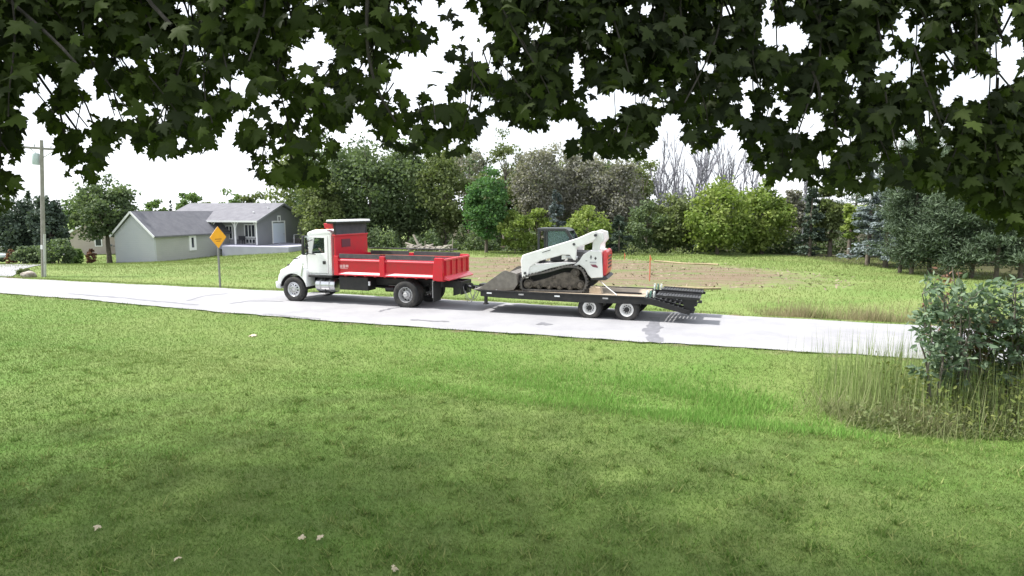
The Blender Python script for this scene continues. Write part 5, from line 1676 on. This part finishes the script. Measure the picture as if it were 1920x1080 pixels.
# left side
broad_tree("arborvitae_tree", "dense dark conifer left of the utility pole", "tree", 44, 57, 374, 84, 'spruce', 11000, .26, .0)
broad_tree("arborvitae_tree", "dense dark conifer directly behind the utility pole", "tree", 96, 56, 370, 64, 'spruce', 11000, .26, .0)
spruce("spruce_tree", "thin green spire rising left behind the utility pole", 61, 63, 356, 32, 'pine', 2200, .02)
broad_tree("broadleaf_tree", "dark full tree with bare trunk beside the grey garage wing", "tree", 204, 60, 340, 112, 'dark', 6500, .30, .30, trunk=.2)
broad_tree("broadleaf_tree", "lighter green tree behind the tan house", "tree", 158, 84, 360, 70, 'mid', 4200, .34, .1)
spruce("spruce_tree", "grey-blue conifer top above the left of the garage roof", 243, 78, 352, 62, 'blue', 2600, .1)
for (px, tp, w, kd, lb) in ((297, 372, 50, 'mid', "small round tree above the left of the garage roof"), (362, 357, 52, 'mid', "pointed tree above the middle of the house roofs"), (402, 362, 42, 'olive', "narrow tree above the joint of the two roofs"), (440, 357, 62, 'mid', "broad tree above the main house roof"), (480, 362, 60, 'olive', "olive tree above the right half of the main roof"), (520, 372, 60, 'mid', "tree just above the house gable peak")):
    broad_tree("broadleaf_tree", lb, "tree", px, 104, tp, w, kd, 2600, .40, .1)
spruce("spruce_tree", "dark pointed spruce top between two round trees above the garage roof", 326, 100, 374, 18, 'spruce', 900)
broad_tree("shrub", "grey-green shrub at the foot of the dark conifers right of the pole", "shrub", 108, 49, 450, 62, 'dark', 2600, .2, .0, trunk=.04)
broad_tree("shrub", "low dark shrub left of the pole under the conifers", "shrub", 60, 50, 462, 60, 'dark', 2600, .2, .0, trunk=.04)
broad_tree("shrub", "small green shrub at the corner of the tan house", "shrub", 140, 52, 466, 34, 'mid', 1600, .18, .0, trunk=.03)
broad_tree("shrub", "reddish-brown round bush in front of the tan house", "shrub", 170, 58, 467, 20, 'redbrown', 1400, .14, .0, trunk=.03)
broad_tree("shrub", "dusky red-brown bush beside the parked car", "shrub", 19, 50, 470, 18, 'redbrown', 1200, .14, .0, trunk=.03)
broad_tree("shrub", "low weedy clump on the verge left of the utility pole", "shrub", 42, 36.5, 506, 26, 'olive', 1200, .12, .0, trunk=.02)

# undergrowth along the wood edge: nobody could count its leaves
def undergrowth(name, label, segs, n, hmax, kind, leaf):
    ps = []
    r = np.random.default_rng(5)
    for (xa, ya, xb, yb, hm) in segs:
        L = math.hypot(xb - xa, yb - ya)
        m_ = int(n*L/sum(math.hypot(b[2]-b[0], b[3]-b[1]) for b in segs))
        t = r.uniform(0, 1, m_)
        x = xa + (xb - xa)*t + r.normal(size=m_)*.5; y = ya + (yb - ya)*t + r.uniform(-.4, 2.4, m_)
        hh = hm*(.55 + .3*np.sin(x*1.3) + .25*np.sin(x*3.1 + 1))
        ps.append(np.stack([x, y, terrain(x, y) + hh*r.uniform(0, 1, m_)**1.3], 1))
    pos = np.concatenate(ps)
    v, f = leaf_quads(pos, r.uniform(.6, 1.3, len(pos))*leaf, up_bias=.7, aspect=.7)
    val = np.clip(.5 + .3*np.sin(pos[:, 0]*.9) + r.normal(size=len(pos))*.25, 0, 1)
    o = new_obj(name, fast_mesh(name, v, f, LM[kind], vcol=val)); o["kind"] = "stuff"; tag(o, label, "undergrowth")
undergrowth("undergrowth", "dark tangled undergrowth along the foot of the wood", [(-22, 68, -12, 64, 2.4), (-12, 64, 0, 62, 2.0), (0, 62, 14, 61, 2.4), (14, 61, 26, 59, 2.6), (-22, 76, -2, 73, 5.0), (-2, 73, 28, 70, 5.0)], 34000, 2.2, 'dark', .30)
undergrowth("undergrowth", "dim undergrowth in the shade behind the pines", [(26, 60, 34, 56, 2.5), (34, 56, 42, 50, 2.4), (38, 48, 46, 42, 2.0), (33, 40, 44, 32, 4.5), (44, 32, 54, 22, 5.0)], 15000, 2.2, 'dark', .32)
undergrowth("weeds", "pale weedy fringe where the soil meets the wood", [(2, 57, 9, 56, .7), (9, 56, 15, 55, .9)], 2600, .8, 'olive', .16)
# ------------------------------------------------------------------ roadside thicket at the right
def ovate():
    out = [(0, 0, 0), (.16, .18, .03), (.22, .42, .04), (.15, .72, .0), (0, 1.0, -.06), (-.15, .72, .0), (-.22, .42, .04), (-.16, .18, .03), (0, .45, -.02)]
    return np.array(out), [(8, i, (i + 1) % 8) for i in range(8)]
M_SAPL = leaf_mat("leaf_blue_green_sapling", (.075, .125, .075), (.185, .245, .165), .28)
M_SAPY = leaf_mat("leaf_yellow_sapling", (.09, .125, .03), (.17, .19, .06), .3)
M_STEM = mat("dark_sapling_stem", (.085, .075, .06), .9, col2=(.16, .145, .12), vscale=6)
OV, OF = ovate()
def frames(n, r, tipdir):
    a = unit(tipdir + r.normal(size=(n, 3))*.45)
    nr = unit(r.normal(size=(n, 3))*.8 + np.array([0, -.25, .9]))
    nr = unit(nr - a*np.sum(a*nr, axis=1, keepdims=True))
    b = np.cross(a, nr)
    return b, a, nr
def leaves_join(base, faces, pos, b, a, nr, s):
    """copies of one leaf shape: local x->b, y->a, z->nr"""
    n, k = len(pos), len(base)
    v = pos[:, None, :] + s[:, None, None]*(base[None, :, 0:1]*b[:, None, :] + base[None, :, 1:2]*a[:, None, :] + base[None, :, 2:3]*nr[:, None, :])
    f = (np.array(faces)[None] + (np.arange(n)*k)[:, None, None]).reshape(-1, 3)
    return v.reshape(-1, 3), f
def sapling(label, px, py, top_py, nstem, spread, nleaf, seed, mats, size=.12, nobj=36):
    r = np.random.default_rng(seed); R_ = random.Random(seed)
    b0 = ground_at(px, py)
    h = at_y(px, top_py, b0.y).z - b0.z
    t = thing("sapling", label, "sapling", b0, 0)
    m_ = MB(); pts_all = []
    for k in range(nstem):
        hk = h*R_.uniform(.72, 1.0) if k else h
        ex, ey = R_.uniform(-spread, spread), R_.uniform(-spread*.6, spread*.6)
        sx, sy = R_.uniform(-.12, .12), R_.uniform(-.1, .1)
        st = [Vector((sx + ex*u**1.4 + R_.gauss(0, .03), sy + ey*u**1.4 + R_.gauss(0, .03), -.1 + (hk + .1)*u)) for u in np.linspace(0, 1, 9)]
        m_.tube(st, [.022*(1 - .75*u) + .004 for u in np.linspace(0, 1, 9)], 6)
        for j in range(12):
            u = R_.uniform(.28, 1.0); i = min(int(u*8), 7)
            p = st[i].lerp(st[i + 1], u*8 - i)
            d = Vector((R_.gauss(0, 1), R_.gauss(0, 1), R_.uniform(.3, 1.2))).normalized()
            e = p + d*h*R_.uniform(.10, .24)
            m_.tube([p, e], [.008, .003], 4, cap=False)
            pts_all += [(p.lerp(e, s), d) for s in np.linspace(.3, 1.0, 7)]
    m_.build("stem", M_STEM, t, smooth=60)
    pick = [pts_all[R_.randrange(len(pts_all))] for _ in range(nleaf)]
    pos = np.array([tuple(p) for p, d in pick]) + r.normal(size=(nleaf, 3))*.05
    tip = np.array([tuple(d) for p, d in pick]) + np.array([0, 0, -.5])
    b, a, nr = frames(nleaf, r, tip)
    s = r.uniform(.75, 1.3, nleaf)*size
    val = r.uniform(0, 1, nleaf)
    order = np.argsort(-s)
    big, rest = order[:nobj], order[nobj:]
    v, f = leaves_join(OV, OF, pos[rest], b[rest], a[rest], nr[rest], s[rest])
    fo = new_obj("foliage", fast_mesh("foliage", v, f, mats, vcol=np.repeat(val[rest], len(OF))), t); fo["kind"] = "stuff"
    protos = []
    for q in range(3):
        protos.append(fast_mesh("leaf", OV*np.array([1, 1, 1 + q*.5]), np.array(OF), mats, vcol=np.full(len(OF), .2 + .3*q)))
    for i in big:
        M_ = Matrix(((b[i][0], a[i][0], nr[i][0]), (b[i][1], a[i][1], nr[i][1]), (b[i][2], a[i][2], nr[i][2]))).to_4x4()
        o = new_obj("leaf", protos[i % 3], t)
        o.matrix_local = Matrix.Translation(Vector(pos[i])) @ M_ @ Matrix.Scale(float(s[i]), 4)
    return t
sapling("leaning single-stemmed sapling at the left front of the thicket", 1745, 784, 548, 3, .45, 620, 31, M_SAPL, .14)
sapling("tall blue-green many-stemmed sapling in the middle of the thicket", 1812, 776, 508, 6, .55, 900, 32, M_SAPL, .15)
sapling("leafy sapling at the right edge of the picture", 1893, 770, 500, 6, .6, 950, 33, M_SAPL, .15)
sapling("yellow-green lower sapling among the thicket's stems", 1842, 762, 600, 5, .45, 800, 34, M_SAPY, .12)
sapling("low yellow-green bush at the foot of the rightmost sapling", 1935, 775, 625, 6, .45, 800, 35, M_SAPY, .12)
sapling("sapling with dull pinkish brown tops behind the middle of the thicket", 1790, 752, 512, 4, .45, 520, 36, LM['redbrown'], .11)
sapling("bushy green sapling filling the thicket behind the leaning stem", 1770, 768, 585, 4, .45, 380, 37, M_SAPL, .13)
# reeds and tall grasses, weeds at their foot: uncountable
def reed_sampler(n):
    c = ground_at(1640, 752); 
    x = rng.normal(size=n)*1.3 + 8.4; y = rng.normal(size=n)*.8 + 13.0 - (x - 8.3)*.22
    ok = (x > 6.4 + .1*(13 - y) + rng.exponential(.35, n)) & (y < road_near(x) - .7)
    x, y = x[ok], y[ok]
    return x, y, (.55 + .45*sstep(x, 5.8, 8.0))*rng.uniform(.55, 1.15, len(x))
blades("reeds", 3400, reed_sampler, .85, 1.35, .0075, grass_mat("reed_blades", (.16, .255, .065), (.20, .27, .085), (.36, .38, .20), .6), "tall reeds and grasses beside the road at the right", "reeds", .10)
def weed_sampler(n):
    x = 6.0 + 6.5*rng.beta(1.7, 1.3, n) + rng.normal(size=n)*.25; y = rng.normal(size=n)*.5 + 12.05 + .25*np.sin(x*2.3) - (x - 7)*.10
    return x, y, (.5 + .7*rng.uniform(size=n))*(.6 + .4*np.sin(x*2.7)**2)
blades("weeds", 15000, weed_sampler, .25, .62, .007, grass_mat("weed_blades", (.13, .185, .055), (.19, .205, .085), (.32, .30, .18), 1.2), "tangled dry weeds along the foot of the reeds", "weeds", .45)
def leaf_stuff(name, label, cat, n, xr, y0, ysd, zmax, kindmat, size, seed):
    r = np.random.default_rng(seed)
    x = r.uniform(*xr, n); y = y0 + np.clip(r.normal(size=n), -1.6, 1.6)*ysd - (x - xr[0])*.10
    z = terrain(x, y) + zmax*r.uniform(0, 1, n)**1.5*(.5 + .5*np.sin(x*2.1 + 1)**2)
    pos = np.stack([x, y, z], 1)
    b, a, nr = frames(n, r, r.normal(size=(n, 3)) + np.array([0, 0, .2]))
    v, f = leaves_join(OV, OF, pos, b, a, nr, r.uniform(.6, 1.3, n)*size)
    o = new_obj(name, fast_mesh(name, v, f, kindmat, vcol=np.repeat(r.uniform(0, 1, n), len(OF)))); o["kind"] = "stuff"; tag(o, label, cat)
leaf_stuff("bramble", "low leafy brambles at the front of the thicket", "bramble", 5200, (6.4, 16.5), 11.7, .34, .5, LM['olive'], .085, 71)
leaf_stuff("bramble", "dense green brambles filling the thicket behind the saplings", "bramble", 7600, (7.6, 17.5), 12.2, .7, 1.05, M_SAPY, .09, 72)
# weeds beyond the road at the right
def far_weed(n):
    x = rng.uniform(8.8, 16.5, n); y = road_far(x) + .5 + np.abs(rng.normal(size=n))*1.3
    return x, y, rng.uniform(.3, 1.0, n)*(.5 + .5*np.sin(x*1.7)**2)
blades("weeds", 9000, far_weed, .25, .85, .010, grass_mat("far_weed_blades", (.17, .20, .07), (.24, .21, .12), (.33, .27, .17), .8), "brownish weeds on the far verge at the right", "weeds", .3)
# fallen leaves on the lawn
# ------------------------------------------------------------------ maple overhanging the camera
half = [(.02, .0), (.17, -.10), (.31, -.09), (.27, .06), (.41, .10), (.56, .21), (.43, .30), (.48, .45), (.29, .40), (.19, .43), (.25, .61), (.14, .63), (.10, .80)]
ol = half + [(0, 1.0)] + [(-x, y) for x, y in half[::-1]]
def maple_leaf(fold, curl):
    pts = [(x, y, -abs(x)*fold - curl*(y - .2)**2) for x, y in ol]
    pts.append((0, .28, .02))
    # short stalk
    n = len(ol)
    f = [(n, i, (i + 1) % n) for i in range(n)]
    k = len(pts)
    pts += [(-.012, 0, 0), (.012, 0, 0), (.0, -.42, .06)]
    f.append((k, k + 1, k + 2))
    return np.array(pts), f
ML = [maple_leaf(.10, .10), maple_leaf(.35, .25), maple_leaf(.55, .05), maple_leaf(.2, .45)]
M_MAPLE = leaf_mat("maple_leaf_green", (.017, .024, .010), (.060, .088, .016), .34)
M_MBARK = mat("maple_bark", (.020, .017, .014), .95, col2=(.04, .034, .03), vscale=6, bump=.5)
maple = thing("maple_tree", "large dark maple whose leafy branches hang across the top of the view", "tree", on_ground(-7.6, 1.4))
MO = maple.location.copy()
BX = [-80, 0, 28, 45, 62, 95, 120, 180, 205, 230, 300, 345, 395, 430, 455, 475, 540, 615, 640, 660, 690, 715, 780, 860, 890, 905, 950, 985, 1010, 1060, 1095, 1150, 1205, 1230, 1265, 1290, 1330, 1370, 1415, 1440, 1500, 1560, 1600, 1680, 1740, 1800, 1850, 1890, 2000]
BYv = [430, 405, 385, 250, 215, 245, 325, 345, 260, 285, 300, 300, 285, 205, 285, 335, 355, 350, 250, 205, 225, 275, 290, 290, 285, 215, 225, 265, 235, 285, 300, 300, 305, 250, 235, 285, 285, 225, 310, 345, 335, 360, 370, 350, 360, 380, 420, 440, 440]
def lower(px): return float(np.interp(px, BX, BYv))
HOLES = [(345, 15, 22, 12), (575, 112, 30, 30), (612, 100, 14, 16), (440, 158, 38, 16), (468, 172, 16, 16), (255, 208, 26, 20), (300, 214, 14, 22), (498, 203, 30, 24), (455, 225, 20, 16), (160, 155, 20, 20), (50, 205, 18, 30), (195, 205, 20, 22), (150, 222, 30, 20), (90, 165, 14, 18),
         (838, 26, 62, 42), (870, 72, 62, 26), (790, 138, 58, 38), (835, 182, 32, 14), (760, 18, 34, 14), (660, 22, 24, 10), (1008, 58, 24, 18), (885, 188, 16, 14), (945, 132, 18, 16), (905, 110, 18, 12), (1082, 138, 12, 32), (740, 110, 18, 14),
         (1140, 52, 8, 12), (1215, 15, 16, 12), (1062, 248, 28, 24), (1105, 185, 24, 22), (1135, 205, 34, 22), (1170, 190, 26, 18), (1232, 190, 24, 14), (1255, 238, 20, 24), (680, 120, 20, 12),
         (1440, 72, 16, 18), (1485, 76, 30, 28), (1442, 22, 14, 20), (1362, 22, 16, 10), (1700, 46, 20, 28), (1672, 82, 16, 22), (1680, 132, 30, 26), (1658, 150, 22, 14), (1725, 80, 10, 18), (1815, 168, 44, 28), (1782, 186, 24, 14), (1770, 120, 20, 20), (1886, 42, 14, 32), (1910, 108, 18, 34), (1872, 100, 16, 20), (1888, 140, 18, 22),
         (1522, 236, 22, 24), (1582, 256, 22, 14), (1400, 206, 12, 20), (1456, 208, 24, 16), (1325, 128, 16, 12), (1402, 160, 18, 14), (1530, 175, 16, 12), (1700, 250, 16, 14), (1735, 225, 20, 14), (1695, 278, 22, 16), (1600, 150, 18, 12), (1770, 280, 12, 14)]
def in_hole(px, py, grow=1.0):
    for (cx, cy, rx_, ry_) in HOLES:
        if ((px - cx)/(rx_*grow))**2 + ((py - cy)/(ry_*grow))**2 < 1: return True
    return False
def project(p):
    rel = p - Vector((0, 0, CAM_H))
    dz = rel.y*math.cos(PITCH) - rel.z*math.sin(PITCH)
    up = rel.y*math.sin(PITCH) + rel.z*math.cos(PITCH)
    return 960 + rel.x/dz*FPX, 540 - up/dz*FPX
R_ = random.Random(3)
limbs = []
tr = MB()
tr.tube([(0, 0, -.4), (.05, .05, 1.5), (.2, .2, 3.2), (.3, .3, 5.0), (.5, .6, 7.5), (.6, 1.0, 10.5)], [.42, .33, .29, .25, .18, .06], 14)
tr.build("trunk", M_MBARK, maple, smooth=60)
def limb(pts, r0, r1):
    n = len(pts)
    MB().tube([Vector(p) - MO for p in pts], [r0 + (r1 - r0)*i/(n - 1) for i in range(n)], 8).build("limb", M_MBARK, maple, smooth=60)
    limbs.append([Vector(p) for p in pts])
limb([(-7.35, 1.6, 4.1), (-5.0, 2.6, 5.0), (-2.2, 3.3, 5.15), (.5, 3.6, 5.2), (3.0, 3.8, 5.1), (5.6, 4.2, 4.95), (7.4, 4.6, 4.9)], .15, .035)
limb([(-7.3, 1.7, 4.8), (-5.2, 3.8, 5.7), (-2.4, 4.7, 5.95), (.8, 5.0, 6.0), (4.0, 5.2, 5.9), (7.2, 5.6, 5.7)], .15, .035)
limb([(-7.2, 1.8, 5.4), (-5.6, 5.0, 6.4), (-2.0, 6.2, 6.7), (1.8, 6.6, 6.75), (5.4, 6.8, 6.6), (8.6, 7.0, 6.4)], .14, .03)
def limb_point(Y, x):
    """point on the limb nearest in depth Y at sideways position x"""
    L = limbs[0] if Y < 4.3 else limbs[1] if Y < 5.9 else limbs[2]
    for a, b in zip(L[:-1], L[1:]):
        if a.x <= x <= b.x: return a.lerp(b, (x - a.x)/(b.x - a.x))
    return (L[-1] if x > L[-1].x else L[0]).copy()
tw = MB()
lp, la, ls_ = [], [], []
HOLES += [(R_.uniform(0, 1920), R_.uniform(0, 330), R_.uniform(3, 9), R_.uniform(3, 9)) for _ in range(170)] + [(R_.uniform(0, 1000), R_.uniform(90, 330), R_.uniform(3, 10), R_.uniform(3, 10)) for _ in range(170)]
HA_ = np.array(HOLES); HA_[:60, 2:] *= 1.05
def try_leaf(q, a, s):
    """keep the leaf unless it would close a gap or hang below the crown's lower edge"""
    a = a.normalized()
    x_, y_ = project(q + a*s*.42)
    tx, ty = project(q + a*s*.95)
    rad = s*.40*FPX/q.y
    if max(y_ + rad*.7, ty) > lower(x_) + 6: return
    d = ((x_ - HA_[:, 0])/(HA_[:, 2] + rad*.55))**2 + ((y_ - HA_[:, 1])/(HA_[:, 3] + rad*.55))**2
    if d.min() < 1 and R_.random() < .96: return
    lp.append(tuple(q)); la.append(tuple(a)); ls_.append(s)
def rnd_tip(side):
    return (side + Vector((R_.gauss(0, .35), R_.gauss(0, .35), -.9 + R_.gauss(0, .35)))).normalized()
def branchlet(px, Y, end_py, nl):
    top = limb_point(Y, at_y(px, 0, Y).x)
    Yv = top.y + R_.uniform(-.35, .35)
    e = at_y(px + R_.uniform(-50, 50), end_py, Yv)
    s = top + Vector((R_.uniform(-.5, .3), 0, 0))
    pts = []
    for u in np.linspace(0, 1, 12):
        q = s.lerp(e, u)
        q.x += .10*math.sin(u*5 + px); q.y += .08*math.sin(u*4 + px*.7)
        pts.append(q)
    run = []
    draw = R_.random() < .5
    thick = 2.0 if R_.random() < .06 else 1.0
    for i, p in enumerate(pts + [None]):
        ok_ = p is not None
        if ok_:
            x_, y_ = project(p)
            ok_ = y_ < lower(x_) - 26 and not in_hole(x_, y_, .9)
        if ok_: run.append((i, p))
        else:
            if len(run) > 1 and draw:
                tw.tube([p_ - MO for _, p_ in run], [thick*(.006*(1 - .75*i_/11) + .0015) for i_, _ in run], 5, cap=False)
            run = []
    for k in range(nl):
        u = (k + R_.uniform(0, 1))/nl
        i = min(int(u*11), 10)
        p = pts[i].lerp(pts[i + 1], u*11 - i)
        side = Vector((R_.gauss(0, 1), R_.gauss(0, .9), R_.uniform(-.5, .4))).normalized()
        try_leaf(p + side*R_.uniform(.03, .16), rnd_tip(side), R_.uniform(.055, .112))
for k in range(700):
    px = -420 + 2820*(k + R_.random())/700
    Y = R_.choice((3.3, 3.6, 3.9, 4.8, 5.2, 6.4))
    branchlet(px, Y, lower(px) - R_.choice((-6, 4, 15, 30, 60, 110)), 44 if Y < 4.5 else 56)
# short leafy side shoots thickening the crown
for k in range(10500):
    px = R_.uniform(-400, 2380)
    py = R_.uniform(-70, lower(px))
    q = at_y(px, py, R_.uniform(3.4, 7.0))
    try_leaf(q, rnd_tip(Vector((R_.gauss(0, 1), R_.gauss(0, 1), 0)).normalized()), R_.uniform(.055, .115))
tw.build("twig_work", M_MBARK, maple, smooth=60)
lp = np.array(lp); a = np.array(la); s = np.array(ls_)
n = len(lp)
r = np.random.default_rng(77)
nr = unit(r.normal(size=(n, 3))*.55 + np.array([0, -.75, .55]))
nr = unit(nr - a*np.sum(a*nr, axis=1, keepdims=True)); b = np.cross(a, nr)
val = np.clip(r.normal(size=n)*.28 + .4 + .25*np.sin(lp[:, 0]*1.1 + lp[:, 1]), 0, 1)
order = np.argsort(lp[:, 1] - s*4)
vis = [i for i in order if -20 < project(Vector(lp[i]))[0] < 1940 and 0 < project(Vector(lp[i]))[1]][:300]
vset = np.zeros(n, bool); vset[vis] = True
protos = [fast_mesh("leaf", L[0], np.array(L[1]), M_MAPLE, vcol=np.full(len(L[1]), q)) for L, q in zip(ML*2, (.1, .3, .5, .7, .2, .45, .9, .35))]
for i in vis:
    M_ = Matrix(((b[i][0], a[i][0], nr[i][0]), (b[i][1], a[i][1], nr[i][1]), (b[i][2], a[i][2], nr[i][2]))).to_4x4()
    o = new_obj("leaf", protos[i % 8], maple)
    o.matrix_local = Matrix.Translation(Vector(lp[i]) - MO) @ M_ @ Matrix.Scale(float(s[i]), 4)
rest = np.where(~vset)[0]
VV, FF, CC, base = [], [], [], 0
for t_ in range(4):
    sel = rest[rest % 4 == t_]
    v, f = leaves_join(ML[t_][0], ML[t_][1], lp[sel] - np.array(MO), b[sel], a[sel], nr[sel], s[sel])
    VV.append(v); FF.append(f + base); CC.append(np.repeat(val[sel], len(ML[t_][1]))); base += len(v)
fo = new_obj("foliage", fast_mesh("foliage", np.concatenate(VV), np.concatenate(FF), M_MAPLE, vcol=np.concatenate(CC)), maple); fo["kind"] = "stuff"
# unseen crown leaves added out of frame, spread to shade the near lawn
nU = 12000
pos = np.clip(r.normal(size=(nU, 3)), -2.2, 2.2)*np.array([4.6, 2.8, 1.2]) + np.array([-10.0, 6.8, 9.4])
ok = (pos[:, 2] > CAM_H + .36*np.maximum(pos[:, 1], 0) + .55) & (pos[:, 2] > 5.0)
pos = pos[ok]
v, f = leaf_quads(pos - np.array(MO), r.uniform(.16, .30, len(pos)), up_bias=.9, aspect=.95)
uc = new_obj("shade_foliage", fast_mesh("shade_foliage", v, f, M_MAPLE, vcol=r.uniform(0, 1, len(pos))), maple); uc["kind"] = "stuff"
# fallen leaves on the lawn
M_FALL = mat("dry_pale_leaf", (.52, .46, .33), .8, col2=(.40, .33, .22), vscale=20)
fm = fast_mesh("fallen_leaf", maple_leaf(.3, .5)[0], np.array(ML[0][1]), M_FALL)
FL = [(336, 1052, "fallen pale leaf alone near the bottom left of the lawn"), (185, 992, "pinkish fallen leaf low on the left of the lawn"), (565, 1018, "left of the two pale fallen leaves lying close together"), (602, 1016, "right of the two pale fallen leaves lying close together"), (736, 1072, "pale fallen leaf at the very bottom of the lawn"), (470, 632, "dry leaf clump on the grass just below the road's left half")]
for (px, py, lb) in FL:
    g_ = ground_at(px, py)
    o = new_obj("fallen_leaf", fm, None, g_ + Vector((0, 0, .05)))
    o.rotation_euler = (R_.uniform(-.4, .4), R_.uniform(-.4, .4), R_.uniform(0, 6.28)); k_ = .085 if py > 700 else .28
    o.scale = (k_, k_, k_); tag(o, lb, "leaf")
